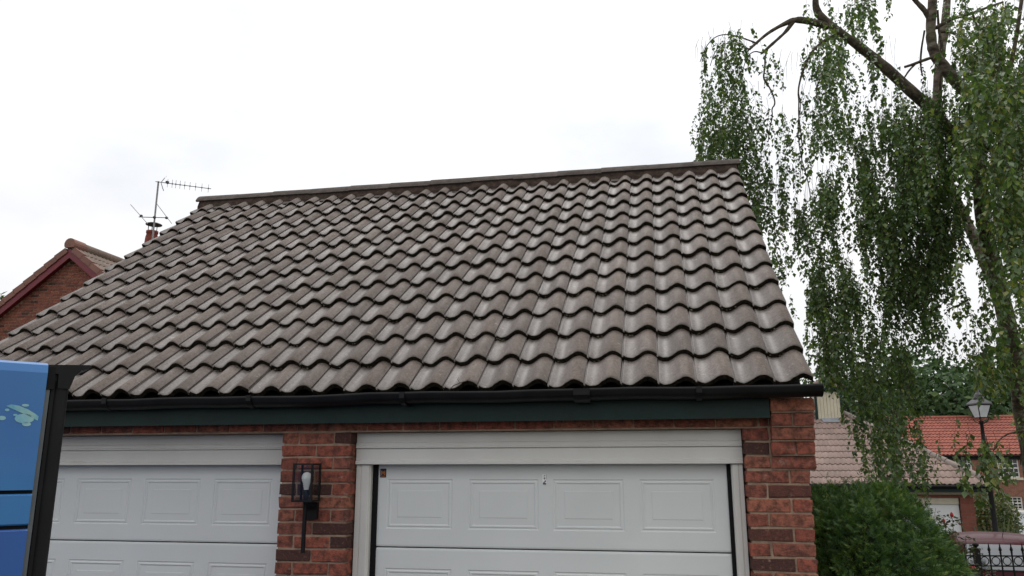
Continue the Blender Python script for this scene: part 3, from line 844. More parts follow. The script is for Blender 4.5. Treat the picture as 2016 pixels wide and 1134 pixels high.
# fascia, gutter, walls, door
mb = MB(); mb.box(XC0+.03, PC.x-.03, YF+.01, YF+.03, ZE-.20, ZE-.03); mb.build('fascia_board', M_green, hg)
mb = MB(); mb.tube([(XC0, YF-.04, ZE-.06), (PC.x+.02, YF-.04, ZE-.06)], .05, 10); mb.build('gutter', M_black, hg)
WX1 = atY(1917, 985, YF+.25).x
mb = MB(); dxa, dxb = atY(1800, 1000, YF+.3).x-.3, atY(1889, 1000, YF+.3).x
mb.box(dxb+.02, WX1, YF+.25, YF+.45, g0-.3, ZE-.2); mb.box(XC0+.3, dxa-.02, YF+.25, YF+.45, g0-.3, ZE-.2); mb.box(dxa-.02, dxb+.02, YF+.25, YF+.45, ZE-.34, ZE-.2)
hw = mb.build('wall', brickwall_mat('hipped garage brick', (.25, .085, .06), (.20, .07, .05), (.20, .13, .10)), hg)
mb = MB(); mb.box(XC0+.3, WX1, YF+2*RUN-.5, YF+2*RUN-.3, g0-.5, ZE-.2); mb.build('back_wall', M_bwX, hg)
mb = MB(); mb.box(WX1-.2, WX1, YF+.455, YF+2*RUN-.505, g0-.5, ZE-.2); mb.box(XC0+.3, XC0+.5, YF+.455, YF+2*RUN-.505, g0-.5, ZE-.2); mb.build('side_wall', M_bwY, hg)
mb = MB(); mb.box(dxa, WX1+.1, YF+.20, YF+.245, ZE-.262, ZE-.205); mb.build('lintel_strip', M_cream, hg)
mb = MB(); mb.box(dxa, dxb, YF+.30, YF+.36, ZE-.50, ZE-.345); mb.build('door_header', M_cream, hg)
mb = MB(); mb.box(dxa, dxb, YF+.34, YF+.38, g0-.3, ZE-.503); mb.build('garage_door', M_white, hg)
# cupola on its ridge
cu = thing('cupola', 'small cream boarded cupola with green posts on the hipped garage roof', 'cupola', (RX0+.36, YF+RUN, ZR-.1))
cx, cy = RX0+.36, YF+RUN; hwid = .385
cz0, cz1 = ZR-.05, ZR+.62
mb = MB(); mb.box(cx-hwid+.03, cx+hwid-.03, cy-hwid+.05, cy+hwid-.05, ZR-.35, cz1)
mb.build('core', M_cream, cu)
for i in range(7):
    wd = (2*hwid-.13)/7; xx = cx-hwid+.065+i*wd
    mb = MB(); mb.box(xx+.004, xx+wd-.004, cy-hwid+.022, cy-hwid+.049, ZR-.28, cz1-.02); mb.build('board', M_cream, cu)
for sx in (-1, 1):
    for sy in (-1, 1):
        mb = MB(); mb.box(*sorted((cx+sx*hwid, cx+sx*(hwid-.07))), *sorted((cy+sy*hwid, cy+sy*(hwid-.07))), ZR-.33, cz1); mb.build('post', M_green, cu)
mb = MB()
mb.prism([(cx-hwid+.072, cy-hwid+.0, cz1), (cx-hwid+.072, cy-hwid, cz1-.17), (cx-hwid+.10, cy-hwid, cz1-.09), (cx-hwid+.17, cy-hwid, cz1-.055), (cx+hwid-.17, cy-hwid, cz1-.055), (cx+hwid-.10, cy-hwid, cz1-.09), (cx+hwid-.072, cy-hwid, cz1-.17), (cx+hwid-.072, cy-hwid, cz1)], (0, .02, 0)); mb.build('brace', M_green, cu)
mb = MB(); mb.box(cx-hwid-.10, cx+hwid+.10, cy-hwid-.10, cy+hwid+.10, cz1+.001, cz1+.055); mb.build('eaves_board', M_green, cu)
mb = MB()
for i in range(3):
    r0, r1 = (hwid+.14)*(1-i*.3), (hwid+.14)*(1-(i+1)*.3)
    mb.lathe([(r0*1.414, cz1+.058+i*.12), (r0*1.414, cz1+.08+i*.12), (r1*1.414, cz1+.19+i*.12)], (cx, cy, 0), 4, sq=True)
mb.build('roof', plain('cupola tile', (.16, .10, .085), (.12, .08, .07), 8, .8, .2), cu)

# ------------------------------------------------------------------ red roofed house far behind
D_ = 52
hx0 = atD(1779, 898, D_).x; HY0 = 53.2; hx1 = hx0+16
hze = atY(1930, 896, HY0).z; hzr = atY(1960, 822, HY0+3.6).z
fh = thing('red_roof_house', 'two storey brown brick house with bright orange pantile roof', 'house', (hx0+8, HY0+4, gz(0, 57)))
gf = gz(0, 57)
mb = MB(); wins = []
def wpix(xa, xb, ya, yb):
    a, b_ = atY(xa, yb, HY0), atY(xb, ya, HY0); return (a.x, b_.x, a.z, b_.z)
wins = [wpix(1967, 2004, 903, 940), wpix(1884, 1912, 903, 940), wpix(1979, 2012, 978, 1003)]
mb.box(hx0+.2, hx1-.2, HY0+.25, HY0+7, gf-.5, hze-.05); hcore = mb.build('inner_wall', plain('dark interior', (.02, .02, .02), None), fh)
xs_ = sorted({hx0+.2, hx1-.2, *[q for w_ in wins for q in w_[:2]]}); 
zs_ = sorted({gf-.5, hze-.05, *[q for w_ in wins for q in w_[2:]]})
mb = MB()
for i in range(len(xs_)-1):
    for j in range(len(zs_)-1):
        mxx, mzz = (xs_[i]+xs_[i+1])/2, (zs_[j]+zs_[j+1])/2
        if any(a < mxx < b_ and c < mzz < d for a, b_, c, d in wins): continue
        mb.add([(xs_[i], HY0, zs_[j]), (xs_[i+1], HY0, zs_[j]), (xs_[i+1], HY0, zs_[j+1]), (xs_[i], HY0, zs_[j+1])], [(0, 1, 2, 3)])
for a, b_, c, d in wins:
    mb.add([(a, HY0, c), (b_, HY0, c), (b_, HY0, d), (a, HY0, d), (a, HY0+.24, c), (b_, HY0+.24, c), (b_, HY0+.24, d), (a, HY0+.24, d)], [(0, 4, 5, 1), (1, 5, 6, 2), (2, 6, 7, 3), (3, 7, 4, 0)])
mb.build('wall', M_bwfar, fh, fix=False)
mb = MB(); mb.prism([(hx0+.2, HY0, gf-.5), (hx0+.2, HY0+7.2, gf-.5), (hx0+.2, HY0+7.2, hze-.06), (hx0+.2, HY0+3.6, hzr-.15), (hx0+.2, HY0, hze-.06)], (-.2, 0, 0)); mb.build('gable_wall', M_bwY, fh)
for a, b_, c, d in wins:
    wmb = MB(); f_ = .07
    wmb.box(a, a+f_, HY0+.06, HY0+.12, c, d); wmb.box(b_-f_, b_, HY0+.06, HY0+.12, c, d); wmb.box(a+f_, b_-f_, HY0+.06, HY0+.12, c, c+f_); wmb.box(a+f_, b_-f_, HY0+.06, HY0+.12, d-f_, d)
    win = wmb.build('window', M_trim, fh)
    mb = MB(); mb.box(a+.02, b_-.02, HY0+.10, HY0+.11, c+.02, d-.02); mb.build('pane', M_pane, win)
    mb = MB(); zm = (c+d)/2; mb.box(a+f_, b_-f_, HY0+.05, HY0+.095, zm-.04, zm+.04)
    for i in range(1, 4):
        xx = a+(b_-a)*i/4; mb.box(xx-.018, xx+.018, HY0+.066, HY0+.094, c+f_, zm-.04); mb.box(xx-.018, xx+.018, HY0+.066, HY0+.094, zm+.04, d-f_)
    for zz in ((c+f_+zm-.04)/2, (d-f_+zm+.04)/2): mb.box(a+f_, b_-f_, HY0+.07, HY0+.09, zz-.018, zz+.018)
    mb.build('glazing_bar', M_trim, win)
    mb = MB(); mb.box(a+.1, b_-.1, HY0+.16, HY0+.165, c+.1, zm+.2 if d-c > 1 else d-.1)
    mb.build('curtain', plain('net curtain', (.35, .36, .37), (.15, .16, .17), 14, .8), win)
    mb = MB(); mb.box(a-.15, b_+.15, HY0-.07, HY0+.05, c-.16, c-.002); mb.build('sill', M_cream, win)
mb = MB(); mb.box(hx0, hx1, HY0-.05, HY0-.012, hze-.30, hze-.10); mb.build('fascia_board', M_black, fh)
mb = MB(); mb.tube([(hx0, HY0-.15, hze-.06), (hx1, HY0-.15, hze-.06)], .07, 8); mb.build('gutter', M_black, fh)
M_pant = plain('orange pantile', (.34, .12, .088), (.24, .086, .066), 3, .85, .15)
rp_ = math.atan2(hzr-hze, 3.75); sl2 = 3.75/math.cos(rp_)
rows, pw_ = 13, .24
gg = sl2/rows; nc = int((hx1-hx0)/pw_)
mb = MB()
un = Vector((0, -math.sin(rp_), math.cos(rp_))); uu = Vector((0, math.cos(rp_), math.sin(rp_)))
B_ = Vector((hx0-.05, HY0-.15, hze))
xs_ = [c*pw_+pw_*q/5 for c in range(nc) for q in range(5)]
for r in range(rows):
    vs = []
    for v, t in ((0, -.02), (0, .045), (gg+.02, .0)):
        for x in xs_: vs.append(B_+Vector((x, 0, 0))+uu*(r*gg+v)+un*(t+.055*(.5+.5*math.cos(2*math.pi*x/pw_))**1.5))
    n = len(xs_)
    mb.add(vs, [(n+i, n+i+1, 2*n+i+1, 2*n+i) for i in range(n-1)], 0, True)
    mb.add(vs, [(i, i+1, n+i+1, n+i) for i in range(n-1)], 1)
fr = mb.build('roof', [M_pant, plain('pantile end', (.10, .03, .022), None, 5, .9)], fh, fix=False); fr['kind'] = 'stuff'
mb = MB(); mb.prism([B_-un*.03, B_+uu*sl2-un*.03, (hx0-.05, HY0+7.35, hze)], (hx1-hx0, 0, 0)); mb.build('roof_deck', M_pant, fh)
mb = MB()
for i in range(36): mb = MB(); mb.tube([(hx0-.05+i*.45, HY0+3.6, hzr+.04), (hx0-.05+i*.45+.44, HY0+3.6, hzr+.04)], .13, 8); mb.build('ridge_tile', M_pant, fr)
mb = MB(); mb.prism([B_+un*.16+uu*.0, B_+uu*(sl2)+un*.16, B_+uu*sl2-un*.1, B_-un*.1], (-.38, 0, 0)); mb.build('verge_parapet', plain('pale stone coping', (.42, .42, .41), (.30, .30, .31), 2, .8, .2), fh)

# ------------------------------------------------------------------ street lamp
LD = 18.0
lt = atD(1928, 768, LD); lb = atD(1930, 824, LD); lx, ly = (lt.x+lb.x)/2+.01, lb.y
lam = thing('street_lamp', 'black victorian style street lamp with four sided milky lantern', 'lamp', (lx, ly, gz(0, ly)))
zl0, zl1 = lb.z, atD(1928, 797, LD).z
ztop = lt.z
mb = MB(); g0_ = gz(0, ly)
mb.lathe([(.13, g0_-.1), (.13, g0_+.25), (.09, g0_+.32), (.085, g0_+.9), (.06, g0_+.98), (.042, zl0-.75), (.062, zl0-.73), (.062, zl0-.69), (.042, zl0-.66), (.036, zl0-.10), (.06, zl0-.07), (.05, zl0-.05)], (lx, ly, 0), 12); mb.build('column', M_iron, lam)
mb = MB(); mb.tube([(lx-.17, ly, zl0-.685), (lx+.17, ly, zl0-.685)], .014, 6); mb.build('ladder_bar', M_iron, lam)
mb = MB()
for k in range(4):
    a = R_(45+90*k+20); mb.tube([(lx+.03*math.cos(a), ly+.03*math.sin(a), zl0-.12), (lx+.13*math.cos(a), ly+.13*math.sin(a), zl0-.06), (lx+.15*math.cos(a), ly+.15*math.sin(a), zl0)], .010, 5)
mb.build('lantern_bracket', M_iron, lam)
hl = zl1-zl0
def sqring(r, z, rot=R_(20)): return [Vector((lx+r*math.cos(rot+R_(45)+k*math.pi/2), ly+r*math.sin(rot+R_(45)+k*math.pi/2), z)) for k in range(4)]
bot, top = sqring(.12, zl0+.02), sqring(.225, zl1)
for k in range(4):
    q = [bot[k], bot[(k+1) % 4], top[(k+1) % 4], top[k]]
    cc = sum(q, Vector())/4; nn = (q[1]-q[0]).cross(q[2]-q[0]).normalized()
    mb = MB(); mb.prism([cc+(v-cc)*.94 for v in q], nn*.006); mb.build('pane', M_frost, lam)
mb = MB()
for k in range(4): mb.tube([bot[k], top[k]], .012, 5); mb.tube([bot[k], bot[(k+1) % 4]], .012, 5); mb.tube([top[k], top[(k+1) % 4]], .016, 5)
mb.build('lantern_frame', M_iron, lam)
mb = MB(); rr = [(.265, zl1+.005), (.26, zl1+.035), (.14, zl1+.13)]
for i in range(2):
    a_, b_ = sqring(*rr[i]), sqring(*rr[i+1]); mb.add(a_+b_, [(k, (k+1) % 4, 4+(k+1) % 4, 4+k) for k in range(4)])
mb.add(sqring(*rr[0]), [(3, 2, 1, 0)])
M_hood = plain('grey painted lamp hood', (.02, .018, .02), (.045, .04, .045), 14, .25, .5)
mb.lathe([(.11, zl1+.13), (.12, zl1+.15), (.08, zl1+.20), (.085, zl1+.23), (.05, zl1+.26), (.03, zl1+.31), (.035, zl1+.34), (.002, ztop+.03)], (lx, ly, 0), 12)
mb.build('hood', M_hood, lam)

# ------------------------------------------------------------------ car
cl = atD(1885, 1060, 13.4)
CW = 1.70; CH = 1.50
cyaw = R_(9)
zc = atD(1960, 1057, 13.6).z-CH                         # wheels' ground level
crp = Vector((cl.x+.80, cl.y+.1, zc))
car = thing('parked_car', 'dark red hatchback parked tail-on behind the iron railing', 'car', crp)
car.rotation_euler = (0, 0, -cyaw)
M_red = plain('maroon car paint', (.050, .003, .008), (.045, .003, .007), 2, .45, .12, coat=.12)
M_cglass = plain('car glass', (.10, .11, .12), (.09, .10, .11), 2, .04, 1., coat=1.)
prof = [(.10, .30), (.02, .45), (.0, .62), (.03, .80), (.07, .93), (.16, 1.13), (.28, 1.33), (.36, 1.42), (.50, 1.465), (.9, 1.50), (1.5, 1.50), (2.0, 1.44), (2.35, 1.30), (2.95, .98), (3.4, .93), (3.75, .82), (3.88, .62), (3.90, .42), (3.82, .30)]
def hwz(z):
    if z < .9: return CW/2-.03*abs(z-.65)/.35
    return CW/2-.01-(z-.9)**1.15*.36
cols_ = [-1, -.93, -.78, -.4, 0, .4, .78, .93, 1]
def car_pt(y, z, u):
    hwd = hwz(z)
    yy = y
    e = abs(u)
    bulge = .12*e**3.2
    fr_ = 1 if y < 1.9 else -1
    k = 1. if (z < 1.40) else .35
    return Vector((u*hwd, y+fr_*bulge*k, z-(.05*e**3 if z > 1.38 else 0)))
mb = MB(); nC = len(cols_)
vs = [car_pt(y, z, u) for y, z in prof for u in cols_]
mb.add(vs, [(i*nC+j, i*nC+j+1, (i+1)*nC+j+1, (i+1)*nC+j) for i in range(len(prof)-1) for j in range(nC-1)], 0, True)
for e in (0, nC-1):
    side = [vs[i*nC+e] for i in range(len(prof))]
    mb.add(side, [tuple(range(len(side)))[::(1 if e else -1)]])
mb.add([vs[j] for j in range(nC)]+[vs[(len(prof)-1)*nC+j] for j in range(nC)], [tuple(range(nC))[::-1]+tuple(range(nC, 2*nC))])
def cchild(mb, name, mt, parent=car, fix=False):
    me = mb.mesh(name, [mt] if not isinstance(mt, list) else mt)
    o = bpy.data.objects.new(name, me); COL.objects.link(o); o.parent = parent; return o
cchild(mb, 'body', M_red)
def patch(z0, z1, u0, u1, off, rnd=.1, n=10):
    ys_ = {z: y for y, z in prof[:9]}
    def yz(z):
        for (ya, za), (yb, zb) in zip(prof[:9], prof[1:9]):
            if za <= z <= zb: return ya+(yb-ya)*(z-za)/(zb-za)
        return .4
    vs = []; 
    for i in range(n+1):
        for j in range(n+1):
            a, b_ = i/n*2-1, j/n*2-1
            # squircle mapping rounds the corners
            aa = a*math.sqrt(1-b_*b_*rnd); bb = b_*math.sqrt(1-a*a*rnd)
            z = (z0+z1)/2+aa*(z1-z0)/2; u = (u0+u1)/2+bb*(u1-u0)/2
            p = car_pt(yz(z), z, u); vs.append(p+Vector((0, -off, off*.5)))
    m_ = n+1
    q = MB(); q.add(vs, [(i*m_+j, i*m_+j+1, (i+1)*m_+j+1, (i+1)*m_+j) for i in range(n) for j in range(n)], 0, True)
    return q
cchild(patch(.97, 1.365, -.86, .86, .012, .12), 'rear_window', M_cglass)
cchild(patch(.955, .972, -.8, .8, .016, 0), 'window_seal', M_black)
for s_ in (-1, 1):
    a, b_ = sorted((s_*.74, s_*.985))
    cchild(patch(.66, .92, a, b_, .014, .2), 'tail_light', plain('tail light red', (.42, .01, .012), None, 5, .1, .6))
cchild(patch(.30, .50, -.96, .96, .03, 0), 'rear_bumper', M_red)
M_plate = plain('yellow plate', (.68, .42, .015), None, 5, .35)
pq = MB(); py = -.026; pz = .695
pq.box(-.26, .26, py, py+.03, pz-.056, pz+.056); plate = cchild(pq, 'number_plate', M_plate)
fc = bpy.data.curves.new('plate_text', 'FONT'); fc.body = 'D17 MXZ'; fc.size = .105; fc.align_x = 'CENTER'; fc.align_y = 'CENTER'
fo = bpy.data.objects.new('plate_text', fc); COL.objects.link(fo)
bpy.context.view_layer.update()
me = bpy.data.meshes.new_from_object(fo.evaluated_get(bpy.context.evaluated_depsgraph_get())); bpy.data.objects.remove(fo)
me.materials.clear(); me.materials.append(k_)
po = bpy.data.objects.new('plate_lettering', me); COL.objects.link(po); po.parent = plate; po.location = (0.03, py-.002, pz); po.rotation_euler = (math.pi/2, 0, 0)
for sx in (-1, 1):
    for yy in (.72, 3.1):
        q = MB(); ring = [(.0, -.09), (.27, -.09), (.305, -.06), (.305, .06), (.27, .09), (.0, .09)]
        vs = [(sx*.76+x_, yy+r_*math.cos(2*math.pi*k/18), .305+r_*math.sin(2*math.pi*k/18)) for r_, x_ in ring for k in range(18)]
        q.add(vs, [(i*18+k, i*18+(k+1) % 18, (i+1)*18+(k+1) % 18, (i+1)*18+k) for i in range(5) for k in range(18)], 0, True)
        cchild(q, 'wheel', M_rubber)
q = MB()
for s_ in (-1, 1):
    q.add([Vector((s_*(hwz(1.02)+.006), .62, 1.0)), Vector((s_*(hwz(1.02)+.006), 2.5, 1.0)), Vector((s_*(hwz(1.36)+.006), 1.95, 1.36)), Vector((s_*(hwz(1.36)+.006), .72, 1.36))], [(0, 1, 2, 3)])
cchild(q, 'side_window', M_cglass)
q = MB(); q.tube([(.05, .62, 1.46), (.05, .42, 1.62)], .005, 5); cchild(q, 'roof_aerial', M_black)

# ------------------------------------------------------------------ iron railing
RD = 9.7
rp0 = atD(1923, 1094, RD); rz = rp0.z
rdir = Vector((1, .10, 0)).normalized()
ra = thing('iron_railing', 'black iron railing with spear tops and rings before the red car', 'railing', (rp0.x, rp0.y, gz(0, rp0.y)))
zg = gz(0, rp0.y)
def rpt(s_, z): return rp0+rdir*s_+Vector((0, 0, z-rp0.z))
x0r, x1r = -.36, 2.6
for zz in (rz, rz-.118, zg+.18):
    mb = MB(); a, b_ = rpt(x0r, zz), rpt(x1r, zz); n_ = Vector((-rdir.y, rdir.x, 0))
    mb.prism([a-n_*.014+Vector((0, 0, -.008)), a+n_*.014+Vector((0, 0, -.008)), a+n_*.014+Vector((0, 0, .008)), a-n_*.014+Vector((0, 0, .008))], rdir*(x1r-x0r)); mb.build('rail', M_iron, ra)
mb = MB(); p = rpt(0, 0); mb.box(p.x-.034, p.x+.034, p.y-.034, p.y+.034, zg-.1, rz+.075); mb.box(p.x-.045, p.x+.045, p.y-.045, p.y+.045, rz+.076, rz+.088)
mb.lathe([(.016, rz+.088), (.016, rz+.10), (.034, rz+.115), (.04, rz+.128), (.03, rz+.148), (.002, rz+.156)], (p.x, p.y, 0), 12); mb.build('post', M_iron, ra)
i = 0; s_ = .152
ss = [.152+.130*i for i in range(19)] + [-.13, -.26]
for s_ in ss:
    mb = MB(); p = rpt(s_, 0)
    mb.tube([(p.x, p.y, zg+.1), (p.x, p.y, rz+.01)], .010, 6)
    mb.lathe([(.010, rz+.009), (.010, rz+.03), (.016, rz+.036), (.010, rz+.044), (.011, rz+.05), (.020, rz+.07), (.012, rz+.10), (.007, rz+.112), (.009, rz+.118), (.002, rz+.150)], (p.x, p.y, 0), 8)
    mb.build('spear_bar', M_iron, ra)
for s_ in [.087+.130*i for i in range(19)] + [-.065, -.195]:
    c0 = rpt(s_, rz-.06); mb = MB()
    mb.tube([c0+rdir*.047*math.cos(2*math.pi*k/18)+Vector((0, 0, .047*math.sin(2*math.pi*k/18))) for k in range(19)], .006, 5, cap=False); mb.build('ring', M_iron, ra)

# ------------------------------------------------------------------ foliage tools
def leaf_object(name, pts, dirs, nrms, lens, wids, rnd, mat, parent, fold=.18):
    """many small pointed leaves as one mesh: each two folded halves"""
    pts, dirs, nrms = np.asarray(pts), np.asarray(dirs), np.asarray(nrms)
    dirs = dirs/np.linalg.norm(dirs, axis=1, keepdims=True)
    side = np.cross(dirs, nrms); side /= np.linalg.norm(side, axis=1, keepdims=True)+1e-9
    nn = np.cross(side, dirs)
    L = np.asarray(lens)[:, None]; W = np.asarray(wids)[:, None]
    b = pts; t = pts+dirs*L; m = pts+dirs*L*.42
    l = m+side*W*.5+nn*W*fold; r = m-side*W*.5+nn*W*fold
    V = np.stack([b, l, t, r], 1).reshape(-1, 3)
    n = len(pts); idx = np.arange(n)[:, None]*4
    F = np.concatenate([idx+np.array([[0, 1, 2]]), idx+np.array([[0, 2, 3]])], 1).reshape(-1, 3)
    me = bpy.data.meshes.new(name)
    me.vertices.add(len(V)); me.vertices.foreach_set('co', V.ravel())
    me.loops.add(len(F)*3); me.loops.foreach_set('vertex_index', F.ravel().astype(np.int32))
    me.polygons.add(len(F)); me.polygons.foreach_set('loop_start', np.arange(0, len(F)*3, 3, dtype=np.int32)); me.polygons.foreach_set('loop_total', np.full(len(F), 3, dtype=np.int32))
    me.update(calc_edges=True); me.validate()
    at = me.attributes.new('leaf_random', 'FLOAT', 'FACE'); at.data.foreach_set('value', np.repeat(np.asarray(rnd), 2).astype(np.float32))
    me.materials.append(mat)
    o = link(name, me, parent)
    o['kind'] = 'stuff'
    return o
def rdirs(n):
    v = rng.normal(size=(n, 3)); return v/np.linalg.norm(v, axis=1, keepdims=True)

# ------------------------------------------------------------------ weeping birch
bt = thing('birch_tree', 'tall weeping birch with hanging leafy curtains beside the garage', 'tree', atD(2050, 1080, 9.6)*1.0)
tb = atD(2062, 1120, 9.6); bt.location = (tb.x, tb.y, gz(0, tb.y))
def px_tube(mb, lst, D, n=8):
    P = [atD(a[0], a[1], a[3] if len(a) > 3 else D) for a in lst]
    Rr = [(.86 if a[2] > 6 else 1.)*a[2]/2/FPX*(a[3] if len(a) > 3 else D) for a in lst]
    # smooth by midpoint insertion
    for _ in range(2):
        if len(P) < 3: break
        Q = [P[0]]; S = [Rr[0]]
        for i in range(len(P)-1):
            Q += [P[i].lerp(P[i+1], .25), P[i].lerp(P[i+1], .75)]; S += [Rr[i]*.75+Rr[i+1]*.25, Rr[i]*.25+Rr[i+1]*.75]
        P, Rr = Q+[P[-1]], S+[Rr[-1]]
    Rr = [r_*(1+random.gauss(0, .05)) for r_ in Rr]
    mb.tube(P, Rr, n)
mb = MB()
base_px = (2062, 1120)
px_tube(mb, [(2075, 1290, 62), (2062, 1120, 54), (2035, 900, 48), (2006, 750, 42), (1982, 630, 38), (1958, 530, 34), (1936, 440, 31), (1926, 340, 30), (1933, 215, 28)], 9.6, 12)
mb.build('trunk', M_bark, bt, fix=False)
mb = MB(); px_tube(mb, [(1985, 640, 26, 9.7), (1925, 480, 24, 10.6), (1850, 330, 22, 11.0), (1843, 210, 21, 11.0), (1850, 120, 19, 11.0), (1862, 40, 18, 11.0), (1868, -60, 15, 11)], 10.8, 10)
mb.build('stem', M_bark, bt, fix=False)
limbs = [
 ([(1930, 345, 27, 9.6), (1880, 270, 27, 9.55), (1830, 212, 26, 9.5), (1785, 172, 25, 9.5), (1740, 130, 23, 9.5), (1690, 90, 21, 9.5), (1645, 58, 19, 9.5), (1612, 30, 18, 9.5), (1604, 8, 14, 9.5), (1610, -30, 11, 9.5)], M_limb),
 ([(1632, 52, 17), (1600, 43, 16), (1572, 38, 15), (1555, 42, 12), (1530, 54, 8), (1508, 68, 7), (1490, 84, 6), (1472, 100, 4)], M_limb),
 ([(1562, 42, 11), (1548, 62, 8), (1528, 80, 7), (1510, 96, 6), (1499, 106, 4)], M_limb),
 ([(1512, 94, 4), (1506, 112, 3.6), (1506, 135, 3.4), (1502, 155, 3.6), (1514, 170, 3.2), (1524, 192, 3.), (1526, 206, 3.2), (1519, 214, 2.6), (1521, 228, 2.6), (1516, 250, 2.2), (1512, 280, 2)], M_limb),
 ([(1640, 70, 8), (1614, 86, 6.5), (1598, 102, 5), (1588, 122, 4.4), (1577, 150, 4), (1571, 178, 3.4), (1573, 200, 3), (1572, 228, 2.6), (1577, 260, 2.4), (1580, 300, 2), (1575, 350, 1.6)], M_limb),
 ([(1596, 103, 4), (1608, 104, 3.4), (1622, 106, 3)], M_limb),
 ([(1571, 178, 2), (1577, 205, 2), (1574, 225, 2), (1570, 245, 2), (1574, 300, 2), (1592, 360, 2), (1596, 395, 1.5)], M_limb),
 ([(1945, 220, 30), (1915, 190, 29), (1880, 160, 27), (1858, 130, 25), (1840, 108, 24), (1834, 85, 22), (1832, 50, 21), (1836, 10, 20), (1838, -50, 18)], M_bark),
 ([(1836, 50, 14), (1822, 22, 12), (1805, 5, 10), (1788, -15, 8)], M_limb),
 ([(1842, 55, 9), (1875, 36, 8), (1910, 28, 7), (1945, 14, 5), (1975, 4, 4)], M_limb),
 ([(1850, 62, 7), (1876, 64, 6), (1893, 74, 5), (1903, 84, 3)], M_limb),
 ([(1915, 28, 5), (1922, 48, 4), (1927, 70, 4), (1920, 78, 2)], M_limb),
 ([(1838, 112, 8), (1815, 120, 7), (1797, 127, 6), (1781, 132, 5)], M_limb),
 ([(1802, 126, 4), (1790, 138, 4), (1781, 152, 3)], M_limb),
 ([(1852, 110, 7), (1855, 90, 6), (1848, 60, 5), (1846, 20, 4)], M_limb),
 ([(1820, 60, 4), (1813, 100, 4), (1812, 130, 4), (1816, 150, 3)], M_limb),
 ([(1868, 135, 6), (1855, 138, 6), (1850, 160, 5), (1853, 200, 5), (1858, 235, 4), (1868, 255, 4), (1866, 300, 3)], M_limb),
 ([(1985, 150, 10, 8.5), (2000, 80, 9, 8.5), (2010, 10, 8, 8.5), (2016, -40, 7, 8.5)], M_limb),
 ([(1940, 300, 12, 9.4), (1965, 230, 11, 9), (1985, 150, 10, 8.5)], M_limb),
 ([(1890, 600, 3, 9), (1876, 604, 3, 9), (1864, 612, 2, 9)], M_limb),
 ([(1905, 590, 4, 9), (1893, 598, 3, 9), (1885, 606, 2, 9)], M_limb),
 ([(2040, 840, 4, 7), (2005, 850, 4, 7), (1980, 855, 3, 7), (1962, 872, 3, 7), (1955, 890, 2, 7)], M_limb),
 ([(1492, 86, 4), (1466, 76, 3), (1436, 67, 2.4), (1410, 70, 2.2), (1390, 90, 2), (1378, 122, 1.6)], M_limb),
 ([(1478, 98, 3), (1452, 88, 2.4), (1428, 84, 2), (1408, 98, 2), (1398, 130, 1.6)], M_limb),
 ([(1500, 104, 3), (1484, 100, 2.4), (1470, 112, 2), (1462, 140, 1.6)], M_limb),
 ([(2012, 850, 4, 7), (2012, 880, 4, 7), (2009, 915, 3, 7)], M_limb),
]
for L, mt in limbs:
    mb = MB(); px_tube(mb, L, 9.5, 7 if L[0][2] > 6 else 5); mb.build('limb', mt, bt, fix=False)

DM = """
000000366610024688
000000366610025788
035210354500036888
367340452101026888
378440353023235888
378310463367756888
178332444688867888
068342345677778888
045651366787788888
002652366788887888
000643567888877888
000444667888886588
000044667888846888
000033656888616788
000002666777415788
000001776776325788
000000777876425788
000000776676414788
000000674767422688
000000012576210346
000000001674000012
000000001574011002
000000000474034300
000000000266034200
000000000165001000
000000000031000000
""".split()
DM = np.array([[int(c) for c in r] for r in DM], float)
def dens(x, y):
    gx, gy = (x-1360)/40., y/40.
    if gy < 0: gy = 0
    i, j = int(math.floor(gx)), int(math.floor(gy))
    if i < 0 or i > 16 or j > 24: return 0 if i < 0 or j > 24 else 8
    a, b_ = gx-i, gy-j
    return (DM[j, i]*(1-a)*(1-b_)+DM[j, i+1]*a*(1-b_)+DM[j+1, i]*(1-a)*b_+DM[j+1, i+1]*a*b_)
from mathutils import noise as mn
def clump(x, y, z): return mn.noise(Vector((x, y, z)))
LP, LDr, LN, LL, LW, LR = [], [], [], [], [], []
twigs = MB(); ntw = 0
def depth_at(x, y):
    if y > 835 and x > 1862: return 7.0+random.gauss(0, .35)
    if x > 1890: return (7.0+random.gauss(0, .35)) if (random.random() < .3 and y > 120) else 8.9+random.gauss(0, .6)
    if x < 1590: return 9.6+random.gauss(0, .28)
    return 9.5+random.gauss(0, .6)
tries = 0; strands = 0
